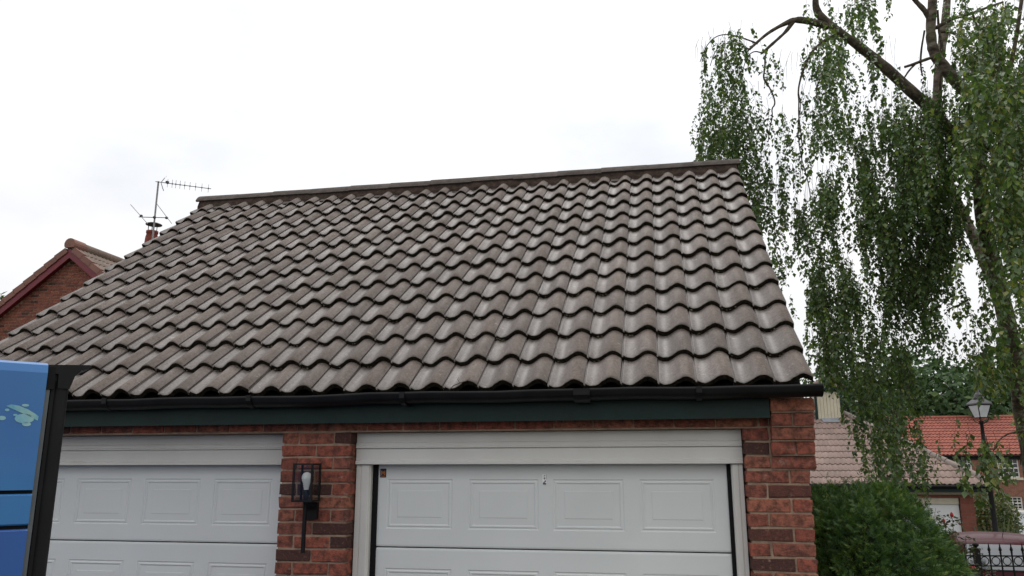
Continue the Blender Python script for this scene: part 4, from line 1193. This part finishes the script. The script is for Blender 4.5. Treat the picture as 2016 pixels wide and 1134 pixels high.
while strands < 2750 and tries < 200000:
    tries += 1
    x = random.uniform(1362, 2046); y = random.uniform(-40, 1005)
    dv = dens(x, y)
    # hanging streaks: vertical stripes of dense and open foliage
    st = .40+1.35*clump(x/42., y/75., 3.3)+.7*clump(x/17., y/48., 8.)
    pr = (dv/8.)**1.25*max(.10 if dv > 7.2 else 0., min(1.15, (.12 if dv > 7.2 else .05)+(.18 if y < 110 and x < 1770 else 0)+(.4 if 1770 < x < 1885 and 170 < y < 310 else 0)+st*1.2))
    if x < 1700: pr *= .72
    if random.random() > pr: continue
    D = depth_at(x, y)
    tx = np.interp(y+40, [215, 340, 440, 530, 630, 750, 900], [1933, 1926, 1936, 1958, 1982, 2006, 2035])
    if abs(x-tx) < 20 and 380 < y < 800 and D < 9.9 and random.random() < .8: continue
    strands += 1
    p = atD(x, y, D); ln_ = random.uniform(.22, .75)*(.7 if dv < 4 else 1)
    nl = max(5, int(ln_/.029)); sway = Vector((random.gauss(0, .10), random.gauss(0, .10), 0)); crv = random.gauss(0, .12)
    path = []
    near = x > 1890
    for k in range(nl):
        f_ = k/nl
        q = p+Vector((0, 0, -ln_*f_))+sway*(ln_*math.sin(f_*2.2)*1.0)+Vector((crv*f_*f_*ln_, 0, 0))
        path.append(q)
        if k and dens(x, y+ln_*f_*FPX/D) < dv*.35*random.random(): break
        for _ in range(2 if random.random() < .55 else 1):
            az = random.uniform(0, 2*math.pi)
            out_ = Vector((math.cos(az), math.sin(az), 0))
            dd = (out_*random.uniform(.35, .95)+Vector((0, 0, -random.uniform(.5, 1.3)))).normalized()
            pos = q+out_*random.uniform(.004, .02)
            LP.append(pos); LDr.append(dd); LN.append((out_+Vector((random.gauss(0, .5), random.gauss(0, .5), .9))).normalized())
            L = random.choice((random.uniform(.028, .05), random.uniform(.045, .072)))*(1.1 if near else 1); LL.append(L); LW.append(L*random.uniform(.66, .86))
            LR.append(min(1, max(0, random.random()**1.3*.9+.12*clump(x/60, y/60, 1.)+(.12 if near else 0))))
    if len(path) > 2 and ntw < 3800:
        pts_ = path[::3]+[path[-1]]
        pts_ = [pts_[0]+Vector((random.gauss(0, .02), random.gauss(0, .02), random.uniform(.03, .14)))]+pts_
        twigs.tube(pts_, [.0022]+[.0018]*(len(pts_)-2)+[.0008], 3, cap=False); ntw += 1
o = leaf_object('crown', [tuple(v) for v in LP], [tuple(v) for v in LDr], [tuple(v) for v in LN], LL, LW, LR, M_birch, bt)
o = twigs.build('twigs', M_twig, bt, fix=False); o['kind'] = 'stuff'
# bare hanging wisps
mb = MB()
for (x, y, n_) in ((1385, 82, 6), (1430, 70, 7), (1560, 110, 5), (1600, 140, 7), (1470, 225, 8), (1545, 330, 8), (1500, 330, 6), (1590, 330, 7), (1755, 70, 4)):
    for k in range(n_):
        a = atD(x+random.uniform(-14, 14), y+random.uniform(-10, 10), 9.5+random.uniform(-.2, .2)); ln_ = random.uniform(.2, .6); sx = random.gauss(0, .16)
        mb.tube([a+Vector((sx*ln_*math.sin(t*1.8)+random.gauss(0, .006), 0, .05*math.sin(t*3)-ln_*t)) for t in (0, .25, .5, .75, 1)], [.0022, .002, .0018, .0015, .0008], 3, cap=False)
o = mb.build('bare_twigs', M_twig, bt, fix=False); o['kind'] = 'stuff'

# ------------------------------------------------------------------ clipped conifer
hc = atD(1652, 955, 6.0); hc = Vector((3.11, 1.45, 0))
hd = thing('conifer_bush', 'rounded dense green conifer bush against the garage corner', 'bush', (3.2, 1.45, 0))
CA, CB, CC, CZ = .635, .88, 1.065, .815
EX = 2.5
mb = MB(); nu, nv = 28, 18; vs = []
for j in range(nv+1):
    for i in range(nu):
        a = 2*math.pi*i/nu
        if j < 4: r, z = 1., CZ*j/4-.02
        else:
            ph = (j-4)/(nv-4)*math.pi/2; r, z = math.cos(ph)**(2/EX), CZ+CC*math.sin(ph)**(2/EX)*.93
        f_ = .945+.045*clump(math.cos(a)*2, math.sin(a)*2, z*3)
        vs.append((max(2.60, hc.x+CA*r*f_*math.cos(a)), hc.y+CB*r*f_*math.sin(a), z*(.97 if j >= 4 else 1)))
mb.add(vs, [(j*nu+i, j*nu+(i+1) % nu, (j+1)*nu+(i+1) % nu, (j+1)*nu+i) for j in range(nv) for i in range(nu)], 0, True)
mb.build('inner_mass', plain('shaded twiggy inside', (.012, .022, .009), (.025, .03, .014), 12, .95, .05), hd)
LP, LDr, LN, LL, LW, LR = [], [], [], [], [], []
cnt = 0
while cnt < 23000:
    a = random.uniform(-math.pi, math.pi*.25) if random.random() < .5 else random.uniform(-math.pi, math.pi)
    u = random.random()
    if u < .68:
        
        if random.random() < .5: sp = random.random(); r = (1-sp**EX)**(1/EX)
        else: r = math.sqrt(random.random()); sp = (1-r**EX)**(1/EX)
        z = CZ+CC*sp; nz = sp*.8
    else: r = 1; z = random.uniform(.2, CZ); nz = .1
    nx, ny = math.cos(a), math.sin(a)
    lump = 1+.08*clump(nx*3.2, ny*3.2, z*4.5)+.05*clump(nx*8, ny*8, z*10)-random.random()**2*.09+(random.uniform(.02, .09) if random.random() < .035 else 0)
    p = Vector((hc.x+CA*r*lump*nx, hc.y+CB*r*lump*ny, CZ+(z-CZ)*lump if z > CZ else z))
    if p.x < 2.595+(.05 if p.y > 0 else 0): continue
    cnt += 1
    nrm_ = Vector((nx*r, ny*r, nz+.15)).normalized()
    # drooping flat spray: a short axis with side blades
    axd = (nrm_*random.uniform(.5, 1.)+Vector((random.gauss(0, .5), random.gauss(0, .5), random.gauss(.05, .35)))).normalized()
    sd_ = axd.cross(nrm_+Vector((random.gauss(0, .3), random.gauss(0, .3), random.gauss(0, .3)))).normalized()
    pn = sd_.cross(axd)
    L = random.uniform(.028, .056); rv = min(1, max(0, random.gauss(.45, .22)+.25*clump(nx*5, ny*5, z*5)))
    for k in range(7):
        f_ = k/6.
        sgn = (-1)**k
        pp = p+axd*(L*f_*.8)
        dd = (axd*(.75+f_)+sd_*sgn*(1.-f_*.75)+Vector((0, 0, -.15))).normalized()
        ll = L*(.62-.25*abs(f_-.35))
        LP.append(pp); LDr.append(dd); LN.append(pn); LL.append(ll); LW.append(ll*.20); LR.append(min(1, rv+.25*f_*random.random()))
leaf_object('foliage', [tuple(v) for v in LP], [tuple(v) for v in LDr], [tuple(v) for v in LN], LL, LW, LR, M_yew, hd, .1)

# ------------------------------------------------------------------ generic leafy masses
def blob_leaves(P, Rr, n, size, flat=1., lumps=.35, seed=0., shell=.55):
    out_p, out_n = [], []
    while len(out_p) < n:
        d = Vector(tuple(rng.normal(size=3))).normalized()
        lum = 1+lumps*clump(d.x*2.2+seed, d.y*2.2, d.z*2.2)+lumps*.6*clump(d.x*5+seed, d.y*5, d.z*5)
        r = lum*(1-(random.random()**1.7)*shell)
        if clump(d.x*6+seed*3, d.y*6, d.z*6+r*4) < -.22: continue
        out_p.append(Vector((P[0]+d.x*Rr[0]*r, P[1]+d.y*Rr[1]*r, P[2]+d.z*Rr[2]*r))); out_n.append(d)
    return out_p, out_n
def leafy(name, parent, P, Rr, n, size, mat, seed=0., lumps=.35, droop=.3, shell=.55):
    p, nn = blob_leaves(P, Rr, n, size, seed=seed, lumps=lumps, shell=shell)
    k = len(p)
    nn = np.array([tuple(v) for v in nn]); d = rdirs(k)*.9+nn*.5; d[:, 2] -= droop
    L = size*rng.uniform(.7, 1.35, k)
    return leaf_object(name, [tuple(v) for v in p], d, nn+rdirs(k)*.6, L, L*rng.uniform(.55, .8, k), np.clip(rng.normal(.45, .25, k), 0, 1), mat, parent, .15)
def back_tree(px, ytop, D, rx, label, mat, seed, n=5200, name='background_tree', zb=None):
    t = atD(px, ytop, D); zg_ = gz(t.x, t.y)
    o = thing(name, label, 'tree', (t.x, t.y, zg_), 'trees behind the houses')
    hgt = t.z-zg_; rz_ = hgt*.42
    mb = MB(); mb.tube([(t.x, t.y, zg_-.3), (t.x+.1, t.y, zg_+hgt*.5), (t.x, t.y, zg_+hgt*.85)], [.35, .22, .08], 8)
    for k in range(5):
        a = k*1.3; mb.tube([(t.x, t.y, zg_+hgt*(.3+.1*k)), (t.x+math.cos(a)*rx*.6, t.y+math.sin(a)*rx*.6, zg_+hgt*(.45+.1*k))], [.12, .03], 5)
    mb.build('trunk', M_limb, o)
    leafy('crown', o, (t.x, t.y, t.z-rz_*.98), (rx, rx, rz_), n, rx*.085+.06, mat, seed)
back_tree(1664, 722, 36, 2.3, 'dark tree rising directly behind the cream cupola', M_dark, 1.)
back_tree(1765, 690, 66, 5.2, 'dark bushy tree behind the birch curtain and hipped roof', M_dark, 2.7)
back_tree(1872, 725, 60, 4.6, 'dark tree behind the orange roof, left of the street lamp', M_dark, 4.1)
back_tree(1985, 690, 66, 5.2, 'tall dark tree behind the orange roof, right of the lamp', M_dark, 5.9)
back_tree(2090, 640, 64, 5.2, 'tall dark tree behind the orange roof past the birch trunk', M_dark, 7.9)
# conifer tip over the gable house
t = atD(6, 580, 40)
o = thing('conifer_tree', 'thin dark conifer tip above the bargeboards of the gable house', 'tree', (t.x-.2, t.y, 0))
mb = MB(); mb.tube([(t.x-.2, t.y, -.2), (t.x-.2, t.y, t.z-.2)], [.25, .03], 7); mb.build('trunk', M_limb, o)
k = 2600; f_ = rng.random(k)**.6; a = rng.random(k)*6.283; rr = f_*1.9*(1-.25*rng.random(k))
pp = np.stack([t.x-.2+rr*np.cos(a), t.y+rr*np.sin(a), t.z-f_*7.5+.2*rng.random(k)], 1)
dd = np.stack([np.cos(a), np.sin(a), np.full(k, .25)], 1)+rdirs(k)*.4
leaf_object('crown', pp, dd, rdirs(k), rng.uniform(.15, .4, k), rng.uniform(.05, .1, k), rng.random(k), M_dark, o)
# yellow green shrub by the far right edge
t = atD(2030, 835, 14)
o = thing('maple_shrub', 'yellow green leafy small tree beyond the birch trunk', 'tree', (t.x+.3, t.y, gz(0, t.y)))
mb = MB(); mb.tube([(t.x+.3, t.y, gz(0, t.y)-.1), (t.x+.2, t.y, t.z-.2)], [.06, .03], 7); mb.build('trunk', M_limb, o)
leafy('crown', o, (t.x+.15, t.y, t.z-.05), (.38, .4, .5), 420, .085, M_lime, 3.3)
# ivy shrub and flax behind the car
t = atD(1938, 1000, 22)
o = thing('climber_shrub', 'mixed green and bronze climbing shrub beside the hipped garage wall', 'shrub', (t.x, t.y, gz(0, t.y)))
mb = MB(); mb.tube([(t.x, t.y, gz(0, t.y)-.2), (t.x, t.y, t.z)], [.05, .02], 6); mb.build('stem', M_limb, o)
leafy('foliage', o, (t.x+.12, t.y, t.z-.3), (.62, .6, .95), 2600, .085, leaf_mat('climber leaf', [(0., (.04, .07, .025)), (.5, (.09, .12, .035)), (.8, (.20, .20, .05)), (1., (.16, .08, .03))], .25), 6.6)
t2 = atD(1968, 1005, 24)
o = thing('round_shrub', 'brownish green rounded shrub in front of the white wall', 'shrub', (t2.x, t2.y, gz(0, t2.y)))
mb = MB(); mb.tube([(t2.x, t2.y, gz(0, t2.y)-.2), (t2.x, t2.y, t2.z)], [.05, .02], 6); mb.build('stem', M_limb, o)
leafy('foliage', o, (t2.x+.05, t2.y, t2.z-.35), (.42, .5, .75), 1900, .08, leaf_mat('bronze leaf', [(0., (.04, .055, .025)), (.6, (.09, .085, .035)), (1., (.17, .09, .05))], .2), 9.1)
for (fx, fy, lab) in ((1950, 1052, 'spiky flax plant with upright blades behind the red car roof'), (2003, 1052, 'spiky flax plant before the white wall')):
    t = atD(fx, fy, 19.0)
    o = thing('flax_plant', lab, 'plant', (t.x, t.y, gz(0, t.y)))
    P_, D__, N__, L__, W__ = [], [], [], [], []
    mb = MB()
    for k in range(38):
        a = random.uniform(0, 6.283); sp = random.uniform(.1, .75); L = random.uniform(.75, 1.25)
        b0 = Vector((t.x+.1*math.cos(a), t.y+.1*math.sin(a), gz(0, t.y))); d = Vector((sp*math.cos(a), sp*math.sin(a), 1)).normalized()
        s2 = d.cross(Vector((random.gauss(0, 1), random.gauss(0, 1), .1))).normalized(); 
        hh = t.z-gz(0, t.y)+.25
        pts_ = []
        for q, wd in ((0, .02), (.35, .032), (.7, .025), (1, .001)):
            c_ = b0+d*(hh*L*q)+Vector((math.cos(a), math.sin(a), 0))*(.25*q*q*sp)-Vector((0, 0, .12*q*q*sp)); pts_ += [c_-s2*wd, c_+s2*wd]
        mb.add(pts_, [(2*q, 2*q+1, 2*q+3, 2*q+2) for q in range(3)], 0, True)
    ob = mb.build('blades', M_flax, o, fix=False); ob['kind'] = 'stuff'
    at_ = ob.data.attributes.new('leaf_random', 'FLOAT', 'FACE'); at_.data.foreach_set('value', rng.random(len(ob.data.polygons)).astype(np.float32))
# white garden wall with coping
a = atD(1985, 1006, 30)
mb = MB(); mb.box(a.x, a.x+7, a.y, a.y+.25, gz(0, a.y)-.6, a.z-.10); ww = thing('garden_wall', 'white painted garden wall with pale coping below the far windows', 'wall', (a.x+3.5, a.y, gz(0, a.y)))
mb.build('wall', plain('white render', (.72, .76, .80), (.66, .70, .75), 2, .7, .3), ww)
mb = MB(); mb.box(a.x-.05, a.x+7.05, a.y-.06, a.y+.31, a.z-.098, a.z); mb.build('coping', plain('white coping', (.82, .83, .84), None, 2, .6), ww)

# ------------------------------------------------------------------ rose bush
ro = atD(1885, 1180, 8.3)
rb = thing('rose_bush', 'straggly rose bush with red buds in front of the railing', 'bush', (ro.x, ro.y, gz(0, ro.y)))
LP, LDr, LN, LL, LW, LR = [], [], [], [], [], []
stems = [[(1845, 1190), (1840, 1120), (1836, 1070), (1838, 1030), (1842, 1000)], [(1870, 1190), (1872, 1110), (1876, 1060), (1877, 1030), (1874, 1018)], [(1860, 1160), (1862, 1080), (1863, 1045), (1858, 1030)], [(1864, 1070), (1850, 1030), (1836, 1022)],
         [(1895, 1190), (1898, 1130), (1892, 1080), (1880, 1050)], [(1905, 1190), (1908, 1140), (1913, 1122)], [(1890, 1160), (1900, 1090), (1910, 1075), (1922, 1090)], [(1910, 1180), (1925, 1130), (1935, 1112)], [(1880, 1170), (1880, 1100), (1868, 1062), (1850, 1062)], [(1898, 1150), (1903, 1085), (1901, 1055)], [(1915, 1190), (1938, 1150), (1948, 1125)]]
for st in stems:
    Dq = 8.2+random.uniform(-.2, .25)
    P = [atD(x, y, Dq+random.uniform(-.04, .04)) for x, y in st]
    mb = MB(); Q = [P[0]]
    for i in range(len(P)-1): Q += [P[i].lerp(P[i+1], .3), P[i].lerp(P[i+1], .7)]
    Q.append(P[-1]); mb.tube(Q, [.005-.0035*i/(len(Q)-1) for i in range(len(Q))], 5); mb.build('stem', M_twig, rb, fix=False)
    for i in range(len(Q)-1):
        for _ in range(4):
            q = Q[i].lerp(Q[i+1], random.random())
            if q.z < gz(0, q.y)+.2: continue
            a = random.uniform(0, 6.283); ax = Vector((math.cos(a), math.sin(a), random.uniform(-.3, .3)))
            for k in range(3):
                pp = q+ax*(.03+.022*k); LP.append(pp); LDr.append(ax+Vector((random.gauss(0, .7), random.gauss(0, .7), random.gauss(-.2, .4)))); LN.append(Vector((random.gauss(0, .5), random.gauss(0, .5), 1)))
                L = random.uniform(.03, .05); LL.append(L); LW.append(L*.66); LR.append(random.random())
leaf_object('foliage', [tuple(v) for v in LP], [tuple(v) for v in LDr], [tuple(v) for v in LN], LL, LW, LR, M_rose, rb)
def bud(px, py, s):
    c = atD(px, py, 8.15); mb = MB()
    mb.lathe([(.004*s, -.012*s), (.012*s, -.006*s), (.0135*s, .004*s), (.009*s, .018*s), (.002*s, .026*s)], c, 9); mb.build('rosebud', M_petal, rb)
bud(1874, 1015, 1.35); bud(1858, 1027, 1.25); bud(1892, 1102, 1.1)
c = atD(1914, 1118, 8.1); mb = MB()
for k in range(11):
    a = k*2.4; r = .008+.0028*k; mb.tube([c+Vector((r*.3*math.cos(a), r*.3*math.sin(a), -.012)), c+Vector((r*math.cos(a), r*math.sin(a), .004)), c+Vector((r*1.15*math.cos(a), r*1.15*math.sin(a), .014-.0012*k))], [.004, .013, .004], 6)
mb.build('rose_bloom', M_petal, rb, fix=False)

# ------------------------------------------------------------------ blue van
VD = 2.2
VP = atD(97, 713, VD); VA = R_(40)
vdir = Vector((math.sin(VA), math.cos(VA), 0)); vout = Vector((math.cos(VA), -math.sin(VA), 0))   # along the side; out towards the camera
ztv = VP.z
vroot = Vector((VP.x, VP.y, 0)) - vdir*2.4 - vout*.95
van = thing('blue_van', 'blue van with painted bubbles and black tail trim beside the garage', 'van', vroot)
van.rotation_euler = (0, 0, -VA)
# local frame: x across (out = +), y along (rear = +)
YR = 2.4; XO = .95
def vchild(mb, name, mt, parent=van, fix=True):
    me = mb.mesh(name, mt if isinstance(mt, list) else [mt])
    if fix:
        bm = bmesh.new(); bm.from_mesh(me); bmesh.ops.recalc_face_normals(bm, faces=bm.faces); bm.to_mesh(me); bm.free()
    o = bpy.data.objects.new(name, me); COL.objects.link(o); o.parent = parent; return o
def van_loc(px, py, off=0.):                       # pixel -> point on the van's side plane in local (y, z)
    d = ray(px, py); t = (VP-CAM).dot(vout)/d.dot(vout); P = CAM+d*t-vroot
    return P.dot(vdir), P.z
M_vblue = plain('van blue', (.040, .185, .42), (.030, .135, .37), 1.6, .35, .4, coat=.15)
M_vblue2 = plain('van deep blue', (.030, .105, .34), (.024, .085, .30), 1.6, .35, .4, coat=.15)
yl1, zl1_ = van_loc(30, 969); yl2, zl2_ = van_loc(25, 1039)
def sidepanel(z0, z1, name, mt, top=False):
    mb = MB()
    if top: poly = [(XO-.05, z0), (XO, z0), (XO, z1-.03), (XO-.008, z1-.008), (XO-.03, z1), (XO-.05, z1)]
    else: poly = [(XO-.05, z0), (XO-.004, z0), (XO, z0+.004), (XO, z1-.004), (XO-.004, z1), (XO-.05, z1)]
    mb.prism([(x, -2.4, z) for x, z in poly], (0, 4.8, 0)); return vchild(mb, name, mt)
sidepanel(zl1_+.005, ztv, 'side_panel', M_vblue, True)
sidepanel(zl2_+.005, zl1_-.005, 'side_panel', M_vblue)
sidepanel(.42, zl2_-.005, 'side_panel', M_vblue2)
mb = MB(); mb.box(-.95, XO-.052, -2.38, YR-.01, .30, ztv-.03); mb.prism([(-.95, -2.38, .6), (XO-.052, -2.38, .6), (XO-.052, -2.38, 1.2), (-.95, -2.38, 1.2)], (0, -1.1, 0)); vchild(mb, 'body', M_vblue2)
mb = MB(); mb.box(XO-.056, XO-.012, -2.4, YR-.002, zl2_-.006, zl2_+.006); mb.box(XO-.056, XO-.012, -2.4, YR-.002, zl1_-.006, zl1_+.006); vchild(mb, 'panel_seam', M_rubber)
yg, _ = van_loc(101, 800)
mb = MB(); mb.box(XO-.05, XO-.012, YR+.001, YR+.012, .42, ztv-.075); vchild(mb, 'grey_strip', plain('grey strip', (.12, .13, .13), None, 4, .5))
mb = MB(); mb.tube([(XO-.035, YR+.040, .40), (XO-.035, YR+.040, ztv-.05)], .022, 10); mb.box(XO-.06, XO-.02, YR+.016, YR+.048, .40, ztv-.03); vchild(mb, 'tail_trim', M_black, fix=False)
mb = MB()
prf = [(YR+.002, ztv-.006), (YR+.105, ztv+.001), (YR+.110, ztv-.003), (YR+.105, ztv-.011), (YR+.085, ztv-.016), (YR+.07, ztv-.034), (YR+.060, ztv-.07), (YR+.03, ztv-.07), (YR+.028, ztv-.03), (YR+.002, ztv-.03)]
mb.prism([(XO-.07, y, z) for y, z in prf], (.06, 0, 0)); mb.prism([(-.9, y, z) for y, z in prf[:5]+[(YR+.002, ztv-.03)]], (XO-.071+.9, 0, 0)); vchild(mb, 'roof_spoiler', M_black)
mb = MB(); mb.box(XO-.05, XO-.008, YR+.0015, YR+.02, ztv-.074, ztv-.012); vchild(mb, 'hinge_cover', M_rubber)
M_pale = plain('pale graphic', (.30, .50, .48), (.16, .38, .50), 20, .3, .4)
def blobdecal(cx_, cy_, rx_, ry_, name='bubble_graphic'):
    y0_, z0_ = van_loc(cx_, cy_); k = 18; s = VD/FPX
    mb = MB(); mb.add([(XO+.0012, y0_+rx_*s*1.25*math.cos(2*math.pi*i/k), z0_+ry_*s*math.sin(2*math.pi*i/k)) for i in range(k)], [tuple(range(k))]); vchild(mb, name, M_pale, fix=False)
for q in ((48, 824, 13, 9), (4, 823, 5, 4), (14, 807, 3, 2.5), (50, 798, 5, 2.5), (30, 817, 3, 2), (52, 835, 6, 4)): blobdecal(*q)
sw = [(12, 799), (22, 796), (38, 799), (55, 806), (70, 815), (76, 820)]; sw2 = [(74, 828), (66, 824), (52, 817), (36, 810), (22, 804)]
mb = MB(); mb.add([(XO+.0012, *van_loc(x, y)) for x, y in sw+sw2], [tuple(range(11))]); vchild(mb, 'swoosh_graphic', plain('pale blue graphic', (.10, .33, .47), (.28, .47, .42), 30, .3), fix=False)
for sx in (-1, 1):
    for yy in (-1.9, 1.55):
        q = MB(); ring = [(.0, -.1), (.28, -.1), (.33, -.07), (.33, .07), (.28, .1), (.0, .1)]
        vs = [(sx*.83+x_, yy+r_*math.cos(2*math.pi*k/18), .33+r_*math.sin(2*math.pi*k/18)) for r_, x_ in ring for k in range(18)]
        q.add(vs, [(i*18+k, i*18+(k+1) % 18, (i+1)*18+(k+1) % 18, (i+1)*18+k) for i in range(5) for k in range(18)], 0, True); vchild(q, 'wheel', M_rubber)
bpy.context.view_layer.update()
